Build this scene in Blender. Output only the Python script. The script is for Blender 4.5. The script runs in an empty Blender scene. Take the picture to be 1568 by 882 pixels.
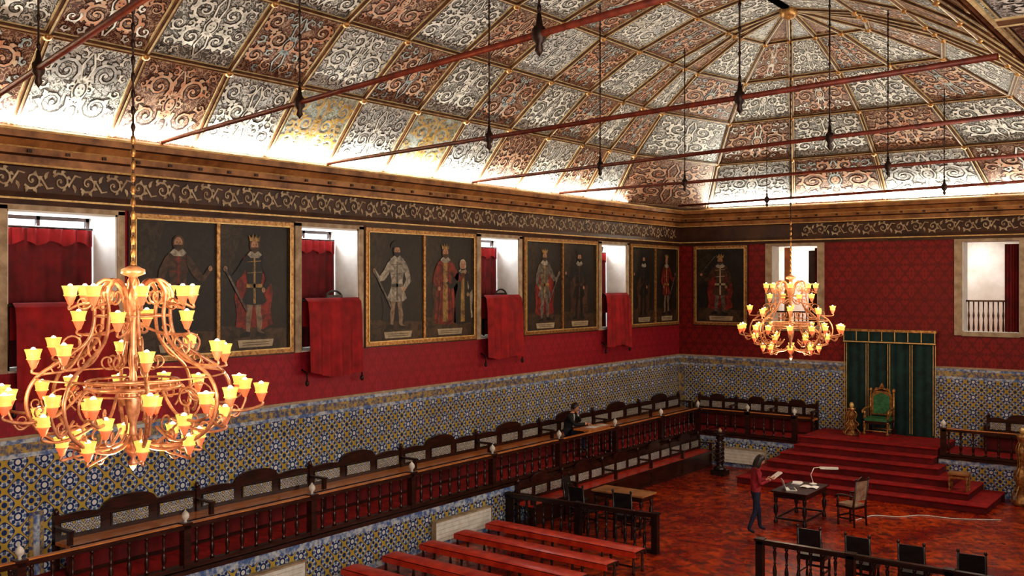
import bpy, math, random
from mathutils import Vector, Matrix
random.seed(7)
R = random.Random(11)
pi = math.pi
scn = bpy.context.scene
try:
    scn.view_settings.view_transform = 'Standard'
    scn.view_settings.exposure = 0.12
    scn.view_settings.look = 'Medium High Contrast'
except Exception:
    pass

# ------------------------------------------------------------------ node helpers
class X:
    """tiny expression wrapper around shader math nodes"""
    def __init__(s, nt, sock): s.nt = nt; s.s = sock
    def _m(s, op, b=None, c=None):
        n = s.nt.nodes.new('ShaderNodeMath'); n.operation = op
        s.nt.links.new(s.s, n.inputs[0])
        for i, q in ((1, b), (2, c)):
            if q is None: continue
            if isinstance(q, X): s.nt.links.new(q.s, n.inputs[i])
            else: n.inputs[i].default_value = q
        return X(s.nt, n.outputs[0])
    def __add__(s, o): return s._m('ADD', o)
    def __sub__(s, o): return s._m('SUBTRACT', o)
    def __mul__(s, o): return s._m('MULTIPLY', o)
    def cos(s): return s._m('COSINE')
    def sin(s): return s._m('SINE')
    def abs(s): return s._m('ABSOLUTE')
    def gt(s, o): return s._m('GREATER_THAN', o)
    def lt(s, o): return s._m('LESS_THAN', o)
    def mx(s, o): return s._m('MAXIMUM', o)

def new_mat(name):
    m = bpy.data.materials.new(name); m.use_nodes = True
    nt = m.node_tree
    return m, nt, nt.nodes['Principled BSDF']

def mixc(nt, fac, a, b):
    n = nt.nodes.new('ShaderNodeMix'); n.data_type = 'RGBA'
    if isinstance(fac, X): nt.links.new(fac.s, n.inputs[0])
    elif hasattr(fac, 'is_linked'): nt.links.new(fac, n.inputs[0])
    else: n.inputs[0].default_value = fac
    for i, q in ((6, a), (7, b)):
        if hasattr(q, 'is_linked'): nt.links.new(q, n.inputs[i])
        else: n.inputs[i].default_value = (*q, 1)
    return n.outputs[2]

def noise(nt, scale, detail=4, rough=.6, dist=0, coord='Object'):
    tc = nt.nodes.new('ShaderNodeTexCoord')
    n = nt.nodes.new('ShaderNodeTexNoise')
    n.inputs['Scale'].default_value = scale; n.inputs['Detail'].default_value = detail
    n.inputs['Roughness'].default_value = rough; n.inputs['Distortion'].default_value = dist
    nt.links.new(tc.outputs[coord], n.inputs['Vector'])
    return n

def ramp(nt, sock, p0, p1):
    n = nt.nodes.new('ShaderNodeMapRange'); nt.links.new(sock, n.inputs[0])
    n.inputs[1].default_value = p0; n.inputs[2].default_value = p1
    return n.outputs[0]

def pmat(name, col, col2=None, rough=.5, metal=0, scale=8, bump=0, stretch=None, lo=.35, hi=.65, coat=0, dist=0):
    m, nt, b = new_mat(name)
    if col2 is None: col2 = tuple(c * .65 for c in col)
    n = noise(nt, scale, dist=dist)
    if stretch:
        mp = nt.nodes.new('ShaderNodeMapping'); mp.inputs['Scale'].default_value = stretch
        nt.links.new(n.inputs['Vector'].links[0].from_socket, mp.inputs['Vector'])
        nt.links.new(mp.outputs[0], n.inputs['Vector'])
    f = ramp(nt, n.outputs[0], lo, hi)
    nt.links.new(mixc(nt, f, col, col2), b.inputs['Base Color'])
    b.inputs['Roughness'].default_value = rough; b.inputs['Metallic'].default_value = metal
    if coat: b.inputs['Coat Weight'].default_value = coat; b.inputs['Coat Roughness'].default_value = .15
    if bump:
        bp = nt.nodes.new('ShaderNodeBump'); bp.inputs['Strength'].default_value = bump
        bp.inputs['Distance'].default_value = .02
        nt.links.new(n.outputs[0], bp.inputs['Height']); nt.links.new(bp.outputs[0], b.inputs['Normal'])
    return m

def emat(name, col, strength, base=(.8, .6, .4)):
    m, nt, b = new_mat(name)
    n = noise(nt, 20)
    c = mixc(nt, n.outputs[0], col, tuple(x * .9 for x in col))
    nt.links.new(c, b.inputs['Emission Color'])
    b.inputs['Emission Strength'].default_value = strength
    b.inputs['Base Color'].default_value = (*base, 1)
    try: m.cycles.emission_sampling = 'NONE'
    except Exception: pass
    return m

def uvxy(nt, px, py):
    tc = nt.nodes.new('ShaderNodeTexCoord'); sp = nt.nodes.new('ShaderNodeSeparateXYZ')
    nt.links.new(tc.outputs['UV'], sp.inputs[0])
    return X(nt, sp.outputs[0]) * (2 * pi / px), X(nt, sp.outputs[1]) * (2 * pi / py)

def damask(name, c1, c2, px=.36, py=.5):
    m, nt, b = new_mat(name)
    u, v = uvxy(nt, px, py)
    a = u.cos() + v.cos()
    w = (u * 2.0 + v).cos() * (u * 2.0 - v).cos() + (v * 3.0).cos() * .5
    mask = (a.abs() - .35).lt(0.0).mx(w.gt(.55))
    n = noise(nt, .9)
    f = ramp(nt, n.outputs[0], .3, .7)
    dark = mixc(nt, f, c1, tuple(x * .72 for x in c1))
    nt.links.new(mixc(nt, mask, dark, c2), b.inputs['Base Color'])
    b.inputs['Roughness'].default_value = .6
    return m

def azulejo(name, P=.42, bg=(.56, .62, .70), blue=(.014, .045, .17), yel=(.50, .36, .07)):
    m, nt, b = new_mat(name)
    u, v = uvxy(nt, P, P)
    n1 = u.cos() + v.cos()
    n2 = (u * 3.0).cos() * (v * 3.0).cos()
    n3 = ((u + v) * 2.0).cos() * ((u - v) * 2.0).cos()
    nb = noise(nt, 1.6, 3)
    bgc = mixc(nt, ramp(nt, nb.outputs[0], .42, .72), bg, (.52, .50, .38))
    col = mixc(nt, n2.gt(.30), bgc, blue)
    col = mixc(nt, n3.gt(.50), col, (.10, .17, .34))
    col = mixc(nt, (n1.abs() - .24).lt(0.0), col, yel)
    col = mixc(nt, ((n1.abs() - .36).abs() - .10).lt(0.0), col, blue)
    col = mixc(nt, n1.gt(1.45), col, yel)
    col = mixc(nt, n1.gt(1.80), col, blue)
    col = mixc(nt, (n1 * -1.0).gt(1.5), col, blue)
    col = mixc(nt, (n1 * -1.0).gt(1.82), col, (.7, .72, .7))
    nz = noise(nt, 1.3, 5)
    f = ramp(nt, nz.outputs[0], .35, .75)
    mul = mixc(nt, f, (1, 1, 1), (.62, .62, .58))
    mm = nt.nodes.new('ShaderNodeMix'); mm.data_type = 'RGBA'; mm.blend_type = 'MULTIPLY'; mm.inputs[0].default_value = 1
    nt.links.new(col, mm.inputs[6]); nt.links.new(mul, mm.inputs[7])
    nt.links.new(mm.outputs[2], b.inputs['Base Color'])
    b.inputs['Roughness'].default_value = .28
    return m

# ------------------------------------------------------------------ materials
M = {}
M['wood_dark'] = pmat('wood_dark', (.055, .015, .008), (.016, .005, .003), .32, scale=3, stretch=(1, 1, 6), coat=.2)
M['wood_black'] = pmat('wood_black', (.022, .012, .010), (.008, .005, .005), .3, coat=.2)
M['wood_mid'] = pmat('wood_mid', (.75, .29, .065), (.45, .14, .028), .3, scale=3, stretch=(6, 1, 1), coat=.3)
M['wood_corn'] = pmat('cornice_wood', (.42, .20, .07), (.15, .06, .018), .45, scale=2.2, bump=.2)
M['wood_corn2'] = pmat('cornice_wood_dark', (.075, .030, .013), (.03, .011, .006), .45, scale=2.2)
M['gilt'] = pmat('gilt', (.55, .31, .11), (.20, .09, .03), .35, .5, scale=14, bump=.3)
M['gilt_line'] = pmat('gilt_line', (.75, .55, .24), (.5, .32, .12), .4, .3, scale=9)
M['stone'] = pmat('stone_trim', (.46, .36, .24), (.29, .21, .13), .7, scale=5, bump=.2)
M['plaster'] = pmat('white_plaster', (.80, .79, .75), (.66, .63, .57), .8, scale=2)
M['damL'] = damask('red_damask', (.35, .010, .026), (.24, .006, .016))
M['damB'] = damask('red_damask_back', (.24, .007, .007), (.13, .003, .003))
M['tile'] = azulejo('azulejo_tile')
M['tile_in'] = azulejo('azulejo_inset', .16, (.80, .84, .82))
M['tile_border'] = pmat('tile_border_blue', (.08, .15, .34), (.5, .55, .58), .3, scale=9, lo=.4, hi=.6)
M['tile_border2'] = pmat('tile_border_yellow', (.45, .32, .09), (.06, .09, .20), .3, scale=14, lo=.4, hi=.6)
M['velvet'] = pmat('red_velvet', (.36, .008, .012), (.20, .003, .005), .75, scale=3)
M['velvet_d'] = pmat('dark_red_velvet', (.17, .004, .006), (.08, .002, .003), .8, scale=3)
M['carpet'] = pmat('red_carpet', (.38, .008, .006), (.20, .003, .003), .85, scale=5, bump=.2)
M['cushion'] = pmat('red_leather', (.66, .062, .022), (.40, .020, .009), .36, scale=4, coat=.2)
M['green'] = pmat('green_velvet', (.005, .042, .038), (.002, .016, .015), .75, scale=4)
M['green_l'] = pmat('green_silk', (.05, .20, .08), (.02, .10, .04), .55, scale=12)
M['rod'] = pmat('rust_red_iron', (.24, .050, .026), (.11, .022, .012), .5, .2, scale=6)
M['iron'] = pmat('dark_iron', (.05, .026, .018), (.02, .010, .008), .5, .5, scale=8)
M['black'] = pmat('black_leather', (.02, .018, .018), (.008, .008, .009), .4)
M['white'] = pmat('white_paint', (.78, .77, .70), (.62, .61, .55), .4)
M['paper'] = pmat('paper', (.85, .85, .84), (.75, .75, .75), .7)
M['brass'] = pmat('chandelier_brass', (.74, .38, .22), (.40, .17, .085), .34, .4, scale=12)
M['cup'] = emat('tulip_glass', (1, .66, .13), .85, (.24, .23, .08))
M['cup_lo'] = emat('cup_base_glass', (1, .14, .040), .90, (.45, .13, .08))
M['flame'] = emat('lamp_bulb', (1, .92, .60), 5)
M['skin'] = pmat('skin', (.55, .29, .20), (.48, .23, .15), .5)
M['hair'] = pmat('dark_hair', (.018, .010, .008), (.03, .016, .010), .4, scale=30)
M['shirt_red'] = pmat('dark_red_jacket', (.34, .018, .030), (.20, .010, .016), .8)
M['navy'] = pmat('navy_trousers', (.016, .022, .055), (.008, .011, .028), .8)
M['jacket'] = pmat('dark_jacket', (.016, .018, .022), (.008, .009, .012), .8)
M['shirt'] = pmat('white_shirt', (.62, .64, .66), (.5, .52, .55), .8)
M['lips'] = pmat('lips', (.4, .10, .08), None, .5)
M['eye'] = pmat('eye_dark', (.01, .008, .006), None, .2)
M['screen'] = emat('laptop_screen', (.5, .6, .8), .8, (.1, .1, .1))
# floor
m, nt, b = new_mat('red_floor'); M['floor'] = m
n = noise(nt, .9, 8, .65, .8); n2 = noise(nt, 4.5, 8, .8, .8)
c = mixc(nt, ramp(nt, n.outputs[0], .40, .62), (.24, .009, .003), (.62, .085, .010))
c = mixc(nt, ramp(nt, n2.outputs[0], .46, .58), c, (.075, .005, .003))
nt.links.new(c, b.inputs['Base Color'])
rr = ramp(nt, n2.outputs[0], .2, .9); mr = rr.node; mr.inputs[3].default_value = .16; mr.inputs[4].default_value = .42
nt.links.new(rr, b.inputs['Roughness']); b.inputs['Specular IOR Level'].default_value = .4
# ceiling materials
def panel_mat(name, c1, c2, c3, c4):
    m, nt, b = new_mat(name)
    n = noise(nt, 4.5, 6, .7, 1.8); n2 = noise(nt, 1.2, 3); n3 = noise(nt, 3.4, 2, .5, 2.2); n4 = noise(nt, 7.5, 2, .5, 2.0)
    c = mixc(nt, ramp(nt, n.outputs[0], .42, .60), c1, c2)
    c = mixc(nt, ramp(nt, n2.outputs[0], .45, .75), c, c3)
    l1 = ((X(nt, n3.outputs[0]) - .5).abs()).lt(.022).mx((X(nt, n4.outputs[0]) - .5).abs().lt(.028))
    c = mixc(nt, l1, c, c4)
    nt.links.new(c, b.inputs['Base Color']); b.inputs['Roughness'].default_value = .6
    return m
M['cA'] = panel_mat('panel_charcoal', (.040, .041, .038), (.16, .16, .145), (.08, .075, .060), (.50, .50, .46))
M['cB'] = panel_mat('panel_pale', (.60, .62, .60), (.42, .45, .45), (.60, .57, .47), (.09, .09, .085))
M['cC'] = panel_mat('panel_red_brown', (.105, .035, .022), (.045, .018, .012), (.17, .075, .040), (.36, .24, .16))
M['cD'] = panel_mat('panel_pale_blue', (.42, .52, .53), (.33, .40, .38), (.46, .43, .28), (.20, .18, .09))
M['o_dark'] = pmat('scroll_outline', (.025, .024, .021), (.06, .055, .045), .7)
M['o_white'] = pmat('scroll_white', (.82, .81, .74), (.46, .46, .41), .6, scale=6)
M['o_grey'] = pmat('scroll_grey', (.26, .27, .27), (.60, .60, .57), .6, scale=6)
M['o_orange'] = pmat('scroll_terracotta', (.44, .19, .10), (.52, .40, .28), .6, scale=5)
M['o_gold'] = pmat('scroll_gold', (.60, .43, .12), (.36, .22, .06), .6, scale=4)
M['o_red'] = pmat('scroll_deep_outline', (.028, .008, .006), None, .7)
M['o_blue'] = pmat('scroll_blue', (.22, .29, .31), (.45, .47, .42), .6)
M['o_cream'] = pmat('frieze_cream', (.50, .41, .27), (.26, .18, .10), .6, scale=6)
M['rib'] = pmat('rib_wood', (.13, .055, .022), (.04, .016, .007), .5, scale=5)
M['rib_l'] = pmat('rib_gold_border', (.58, .45, .25), (.34, .24, .12), .5, scale=6)

# ------------------------------------------------------------------ mesh builder
class MB:
    def __init__(s, name):
        s.name = name; s.v = []; s.f = []; s.mi = []; s.sm = []; s.mats = []; s.M = None
    def _mat(s, key):
        m = M[key] if isinstance(key, str) else key
        if m not in s.mats: s.mats.append(m)
        return s.mats.index(m)
    def add(s, vs, fs, mat, smooth=False):
        o = len(s.v)
        if s.M is not None: vs = [tuple(s.M @ Vector(p)) for p in vs]
        s.v.extend(vs); k = s._mat(mat)
        for f in fs:
            s.f.append([i + o for i in f]); s.mi.append(k); s.sm.append(smooth)
    def box(s, a, b, mat):
        x0, y0, z0 = a; x1, y1, z1 = b
        vs = [(x0, y0, z0), (x1, y0, z0), (x1, y1, z0), (x0, y1, z0), (x0, y0, z1), (x1, y0, z1), (x1, y1, z1), (x0, y1, z1)]
        s.add(vs, [(0, 3, 2, 1), (4, 5, 6, 7), (0, 1, 5, 4), (1, 2, 6, 5), (2, 3, 7, 6), (3, 0, 4, 7)], mat)
    def cbox(s, c, sz, mat, rz=0, ry=0, rx=0):
        h = [q / 2 for q in sz]
        Rm = Matrix.Rotation(rz, 4, 'Z') @ Matrix.Rotation(ry, 4, 'Y') @ Matrix.Rotation(rx, 4, 'X')
        vs = []
        for dz in (-1, 1):
            for dx, dy in ((-1, -1), (1, -1), (1, 1), (-1, 1)):
                p = Rm @ Vector((dx * h[0], dy * h[1], dz * h[2])); vs.append((p.x + c[0], p.y + c[1], p.z + c[2]))
        s.add(vs, [(0, 3, 2, 1), (4, 5, 6, 7), (0, 1, 5, 4), (1, 2, 6, 5), (2, 3, 7, 6), (3, 0, 4, 7)], mat)
    def lathe(s, prof, mat, c=(0, 0, 0), seg=12, sx=1, sy=1, Mx=None):
        vs = []; fs = []
        for r, z in prof:
            for k in range(seg):
                a = 2 * pi * k / seg
                p = Vector((r * math.cos(a) * sx, r * math.sin(a) * sy, z))
                if Mx is not None: p = Mx @ p
                vs.append((p.x + c[0], p.y + c[1], p.z + c[2]))
        for i in range(len(prof) - 1):
            for k in range(seg):
                k2 = (k + 1) % seg
                fs.append((i * seg + k, i * seg + k2, (i + 1) * seg + k2, (i + 1) * seg + k))
        if prof[0][0] > 1e-4: fs.append(tuple(range(seg))[::-1])
        if prof[-1][0] > 1e-4: fs.append(tuple((len(prof) - 1) * seg + k for k in range(seg)))
        s.add(vs, fs, mat, True)
    def ell(s, c, r, mat, seg=12, rings=8, Mx=None):
        prof = [(math.sin(pi * i / rings) if 0 < i < rings else 1e-5, -math.cos(pi * i / rings)) for i in range(rings + 1)]
        S = Matrix.Diagonal((r[0], r[1], r[2], 1))
        if Mx is not None: S = Mx @ S
        s.lathe(prof, mat, c, seg, Mx=S)
    def tube(s, pts, rad, mat, seg=6, closed=False, cap=True):
        P = [Vector(p) for p in pts]; n = len(P)
        if not hasattr(rad, '__len__'): rad = [rad] * n
        vs = []; fs = []; up = None
        for i in range(n):
            if closed: t = P[(i + 1) % n] - P[i - 1]
            else: t = P[min(i + 1, n - 1)] - P[max(i - 1, 0)]
            if t.length < 1e-9: t = Vector((0, 0, 1))
            t.normalize()
            if up is None:
                up = Vector((0, 0, 1)) if abs(t.z) < .9 else Vector((1, 0, 0))
            up = up - t * up.dot(t)
            if up.length < 1e-6: up = t.orthogonal()
            up.normalize(); w = t.cross(up)
            for k in range(seg):
                a = 2 * pi * k / seg
                q = P[i] + (up * math.cos(a) + w * math.sin(a)) * rad[i]; vs.append(tuple(q))
        m = n if closed else n - 1
        for i in range(m):
            j = (i + 1) % n
            for k in range(seg):
                k2 = (k + 1) % seg
                fs.append((i * seg + k, i * seg + k2, j * seg + k2, j * seg + k))
        if cap and not closed:
            fs.append(tuple(range(seg))[::-1]); fs.append(tuple((n - 1) * seg + k for k in range(seg)))
        s.add(vs, fs, mat, True)
    def sheet(s, fn, nu, nv, mat, smooth=True):
        vs = [tuple(fn(i / nu, j / nv)) for j in range(nv + 1) for i in range(nu + 1)]
        fs = [(j * (nu + 1) + i, j * (nu + 1) + i + 1, (j + 1) * (nu + 1) + i + 1, (j + 1) * (nu + 1) + i) for j in range(nv) for i in range(nu)]
        s.add(vs, fs, mat, smooth)
    def prism(s, poly, fn, t, mat):
        n = len(poly)
        vs = [tuple(fn(p[0], p[1], 0)) for p in poly] + [tuple(fn(p[0], p[1], t)) for p in poly]
        fs = [tuple(range(n))[::-1], tuple(range(n, 2 * n))] + [(i, (i + 1) % n, n + (i + 1) % n, n + i) for i in range(n)]
        s.add(vs, fs, mat)
    def mesh(s):
        me = bpy.data.meshes.new(s.name); me.from_pydata(s.v, [], s.f)
        for m in s.mats: me.materials.append(m)
        me.polygons.foreach_set('material_index', s.mi); me.polygons.foreach_set('use_smooth', s.sm)
        uvl = me.uv_layers.new(name='UVMap'); buf = [0.0] * (2 * len(me.loops))
        co = s.v
        for p in me.polygons:
            nx, ny, nz = (abs(q) for q in p.normal)
            ax = 0 if nx >= ny and nx >= nz else (1 if ny >= nz else 2)
            for li in p.loop_indices:
                v = co[me.loops[li].vertex_index]
                if ax == 0: a, b2 = v[1], v[2]
                elif ax == 1: a, b2 = v[0], v[2]
                else: a, b2 = v[0], v[1]
                buf[2 * li] = a; buf[2 * li + 1] = b2
        uvl.data.foreach_set('uv', buf)
        me.update(); return me
    def build(s, loc=(0, 0, 0), rz=0, bevel=0, parent=None):
        ob = bpy.data.objects.new(s.name, s.mesh()); scn.collection.objects.link(ob)
        ob.location = loc; ob.rotation_euler = (0, 0, rz)
        if bevel:
            md = ob.modifiers.new('bevel', 'BEVEL'); md.width = bevel; md.segments = 2; md.limit_method = 'ANGLE'
        if parent: ob.parent = parent
        return ob

def inst(ob, loc, rz=0):
    o = bpy.data.objects.new(ob.name.split('.')[0], ob.data); scn.collection.objects.link(o)
    o.location = loc; o.rotation_euler = (0, 0, rz)
    return o

def catmull(pts, n=6):
    P = [Vector(p) for p in pts]; out = []
    for i in range(len(P) - 1):
        p0 = P[max(i - 1, 0)]; p1 = P[i]; p2 = P[i + 1]; p3 = P[min(i + 2, len(P) - 1)]
        for k in range(n):
            t = k / n
            out.append(.5 * ((2 * p1) + (p2 - p0) * t + (2 * p0 - 5 * p1 + 4 * p2 - p3) * t * t + (3 * p1 - p0 - 3 * p2 + p3) * t ** 3))
    out.append(P[-1]); return out

# 2D ornament tools --------------------------------------------------
def ribbon(mb, P, pts, ws, h, mat):
    n = len(pts); vs = []
    for i in range(n):
        a = pts[max(i - 1, 0)]; b = pts[min(i + 1, n - 1)]
        tx, ty = b[0] - a[0], b[1] - a[1]; L = math.hypot(tx, ty) or 1
        nx, ny = -ty / L, tx / L; w = ws[i] / 2
        vs.append(P(pts[i][0] + nx * w, pts[i][1] + ny * w, h)); vs.append(P(pts[i][0] - nx * w, pts[i][1] - ny * w, h))
    mb.add(vs, [(2 * i, 2 * i + 1, 2 * i + 3, 2 * i + 2) for i in range(n - 1)], mat)

def blob(mb, P, cx, cy, rx, ry, h, mat, n=10, rot=0):
    vs = []
    for k in range(n):
        a = 2 * pi * k / n; x = rx * math.cos(a); y = ry * math.sin(a)
        vs.append(P(cx + x * math.cos(rot) - y * math.sin(rot), cy + x * math.sin(rot) + y * math.cos(rot), h))
    mb.add(vs, [tuple(range(n))], mat)

def poly(mb, P, pts, h, mat):
    mb.add([P(x, y, h) for x, y in pts], [tuple(range(len(pts)))], mat)

def leaf(mb, P, x, y, a, L, w, h, mat):
    c, s_ = math.cos(a), math.sin(a)
    sh = [(0, 0), (.3, .5), (.65, .42), (1, -.25), (.62, -.2), (.3, -.35)]
    poly(mb, P, [(x + L * u * c - w * v * s_, y + L * u * s_ + w * v * c) for u, v in sh], h, mat)

def scroll(mb, P, cx, cy, Rr, a0, turns, d, sgn, W, mo, mf, n=16, leaves=5, h=.004):
    pts = []; ws = []
    for i in range(n + 1):
        t = i / n; r = Rr * (1 - t) ** .85 + Rr * .10 * t; a = a0 + d * turns * 2 * pi * t
        pts.append((sgn * (cx + r * math.cos(a)), cy + r * math.sin(a))); ws.append(W * (1.15 - .6 * t))
    ribbon(mb, P, pts, [w * 1.9 for w in ws], h, mo)
    for k in range(leaves):
        t = (k + .3) / leaves * .5; r = Rr * (1 - t) ** .85; a = a0 + d * turns * 2 * pi * t
        x, y = cx + r * math.cos(a), cy + r * math.sin(a); la = a + d * .9
        if sgn < 0: x = -x; la = pi - la
        Ls = Rr * (.62 - .25 * t)
        leaf(mb, P, x, y, la, Ls * 1.22, W * 3.3 * sgn, h + .001, mo)
        leaf(mb, P, x, y, la, Ls, W * 2.2 * sgn, h + .003, mf)
    ribbon(mb, P, pts, ws, h + .004, mf)
    blob(mb, P, sgn * cx, cy, Rr * .22, Rr * .22, h + .002, mo, 8); blob(mb, P, sgn * cx, cy, Rr * .15, Rr * .15, h + .005, mf, 8)

def arabesque(mb, P, mo, mf, mf2, rnd):
    kind = rnd.randrange(4); fl = rnd.choice((1, -1))
    Q = (lambda x, y, h: P(x, y * fl, h))
    if kind == 0: S = [(.50, -.38, .36, 2.6, 1.5, 1), (.46, .42, .33, -2.4, 1.4, -1), (.84, .03, .13, 3, 1.1, 1), (.83, .82, .13, 4, 1, -1), (.85, -.85, .12, 1, 1, 1), (.20, .84, .12, 1, 1, 1), (.20, -.88, .10, 2, 1, 1), (.88, .42, .10, 2, 1, 1), (.20, .02, .11, 2, 1, -1)]
    elif kind == 1: S = [(.36, -.10, .30, 3.4, 1.5, -1), (.74, .50, .25, 3.9, 1.3, 1), (.72, -.60, .27, 2.2, 1.4, -1), (.26, .72, .2, -1.4, 1.1, 1), (.25, -.78, .17, 1.2, 1.1, 1), (.84, -.04, .14, 1, 1, 1), (.52, .84, .10, 2, 1, -1), (.48, -.88, .09, 1, 1, 1), (.40, .36, .12, 4, 1, 1)]
    elif kind == 2: S = [(.58, .02, .38, -2.8, 1.6, 1), (.30, .68, .22, -1.2, 1.2, -1), (.32, -.68, .23, 1.6, 1.2, 1), (.82, .72, .17, 4, 1, 1), (.82, -.74, .17, 2, 1, -1), (.58, .86, .09, 2, 1, 1), (.6, -.86, .10, 3, 1, -1), (.55, .54, .10, 1, 1, -1), (.56, -.54, .10, 1, 1, 1)]
    else: S = [(.34, .40, .28, 4.2, 1.4, 1), (.38, -.42, .30, 2, 1.4, -1), (.80, .10, .2, 3, 1.2, -1), (.80, .66, .17, 3, 1, 1), (.82, -.56, .18, 2.4, 1.1, 1), (.52, .84, .12, 1, 1, -1), (.54, -.86, .11, 2, 1, 1), (.86, -.88, .10, 3, 1, 1), (.88, .90, .08, 1, 1, 1), (.52, .02, .10, 2, 1, 1)]
    for sg in (1, -1):
        for (cx, cy, r, a, t, d) in S:
            scroll(mb, Q, cx, cy, r, a, t, d, sg, .068 if r > .2 else .045, mo, mf if r > .19 else mf2, 14 if r > .15 else 9, 6 if r > .2 else 3)
        pts = [(sg * x, y) for x, y in ((.02, -.9), (.12, -.6), (.08, -.3), (.16, 0), (.08, .3), (.14, .6), (.02, .9))]
        ribbon(mb, Q, pts, [.09] * 7, .0035, mo); ribbon(mb, Q, pts, [.045] * 7, .0075, mf2)
    blob(mb, Q, 0, 0, .15, .21, .010, mo, 12); blob(mb, Q, 0, 0, .11, .165, .013, mf, 12)
    for ex in (-.045, .045): blob(mb, Q, ex, .04 * fl, .022, .02, .016, mo, 6)
    blob(mb, Q, 0, -.07 * fl, .04, .016, .016, mo, 6)
    for k in range(5):
        a = pi / 2 + (k - 2) * .5
        leaf(mb, Q, 0, .16, a, .22, .09, .011, mf2); leaf(mb, Q, 0, -.16, -a, .18, .08, .011, mf2)

# ------------------------------------------------------------------ room constants
W = 13.4; L = 29.8; YB = -3.64
PZ = .92
TILE_T = 3.06
WIN_Z0, WIN_Z1 = 4.1, 6.62
YR = 13.0      # right wall starts here; before it the photographer's recess
winL = [(1.9, 3.7), (7.6, 9.45), (13.45, 15.05), (19.2, 20.8), (24.85, 26.3)]
winB = [(3.2, 4.66), (8.74, 10.2)]

mb = MB('floor'); mb.box((0, YB, -.2), (17, L, 0), 'floor'); mb.build()
mb = MB('wall_left')
mb.box((-.9, YB, -.2), (0, L, WIN_Z0), 'damL')
mb.box((-.9, YB, WIN_Z1), (0, L, 7.86), 'damL')
ys = [YB] + [q for w in winL for q in w] + [L + .9]
for i in range(0, len(ys), 2): mb.box((-.9, ys[i], WIN_Z0), (0, ys[i + 1], WIN_Z1), 'damL')
mb.box((0, YB, 0), (.025, L, TILE_T), 'tile')
for a, b in winL:
    mb.box((-.9, a, WIN_Z0), (.002, a + .03, WIN_Z1), 'plaster'); mb.box((-.9, b - .03, WIN_Z0), (.002, b, WIN_Z1), 'plaster')
    mb.box((-.9, a, WIN_Z0), (.002, b, WIN_Z0 + .03), 'plaster'); mb.box((-.9, a, WIN_Z1 - .03), (.002, b, WIN_Z1), 'plaster')
mb.build()
mb = MB('wall_back')
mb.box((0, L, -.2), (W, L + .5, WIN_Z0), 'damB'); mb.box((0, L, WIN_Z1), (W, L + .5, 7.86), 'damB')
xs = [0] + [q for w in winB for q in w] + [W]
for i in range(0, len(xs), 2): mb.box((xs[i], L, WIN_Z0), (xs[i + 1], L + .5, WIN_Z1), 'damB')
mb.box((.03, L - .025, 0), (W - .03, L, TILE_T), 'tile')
for a, b in winB:
    mb.box((a, L - .002, WIN_Z0), (a + .03, L + .5, WIN_Z1), 'plaster'); mb.box((b - .03, L - .002, WIN_Z0), (b, L + .5, WIN_Z1), 'plaster')
    mb.box((a, L - .002, WIN_Z0), (b, L + .5, WIN_Z0 + .03), 'plaster')
mb.build()
mb = MB('wall_right')
mb.box((W, YR, -.2), (W + .4, L + .5, 7.86), 'damL'); mb.box((W - .025, YR, 0), (W, L, TILE_T), 'tile')
mb.box((W, YR, -.2), (17.2, YR + .4, 7.86), 'damL'); mb.box((17, YB, -.2), (17.2, YR, 7.86), 'damL')
mb.build()
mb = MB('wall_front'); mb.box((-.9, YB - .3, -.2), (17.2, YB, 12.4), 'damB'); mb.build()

mb = MB('trim_1')
for (z0, z1, k) in ((TILE_T - .20, TILE_T - .05, 'tile_border2'), (TILE_T - .05, TILE_T + .02, 'tile_border'), (TILE_T - .27, TILE_T - .20, 'tile_border')):
    mb.box((.025, YB, z0), (.04, L - .03, z1), k); mb.box((.04, L - .04, z0), (W - .04, L - .025, z1), k)
mb.box((0, YB, TILE_T + .02), (.05, L, TILE_T + .07), 'stone'); mb.box((.05, L - .05, TILE_T + .02), (W, L, TILE_T + .07), 'stone')
mb.box((.025, L - .22, PZ), (.04, L - .04, TILE_T - .27), 'tile_border2'); mb.box((.04, L - .04, PZ), (.22, L - .025, TILE_T - .27), 'tile_border2')
for y in (8.05,):
    mb.box((.025, y - .12, PZ), (.045, y + .12, PZ + 1.0), 'tile_border2'); mb.box((.045, y - .05, PZ), (.05, y + .05, PZ + .95), 'tile_border')
mb.build()

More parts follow.
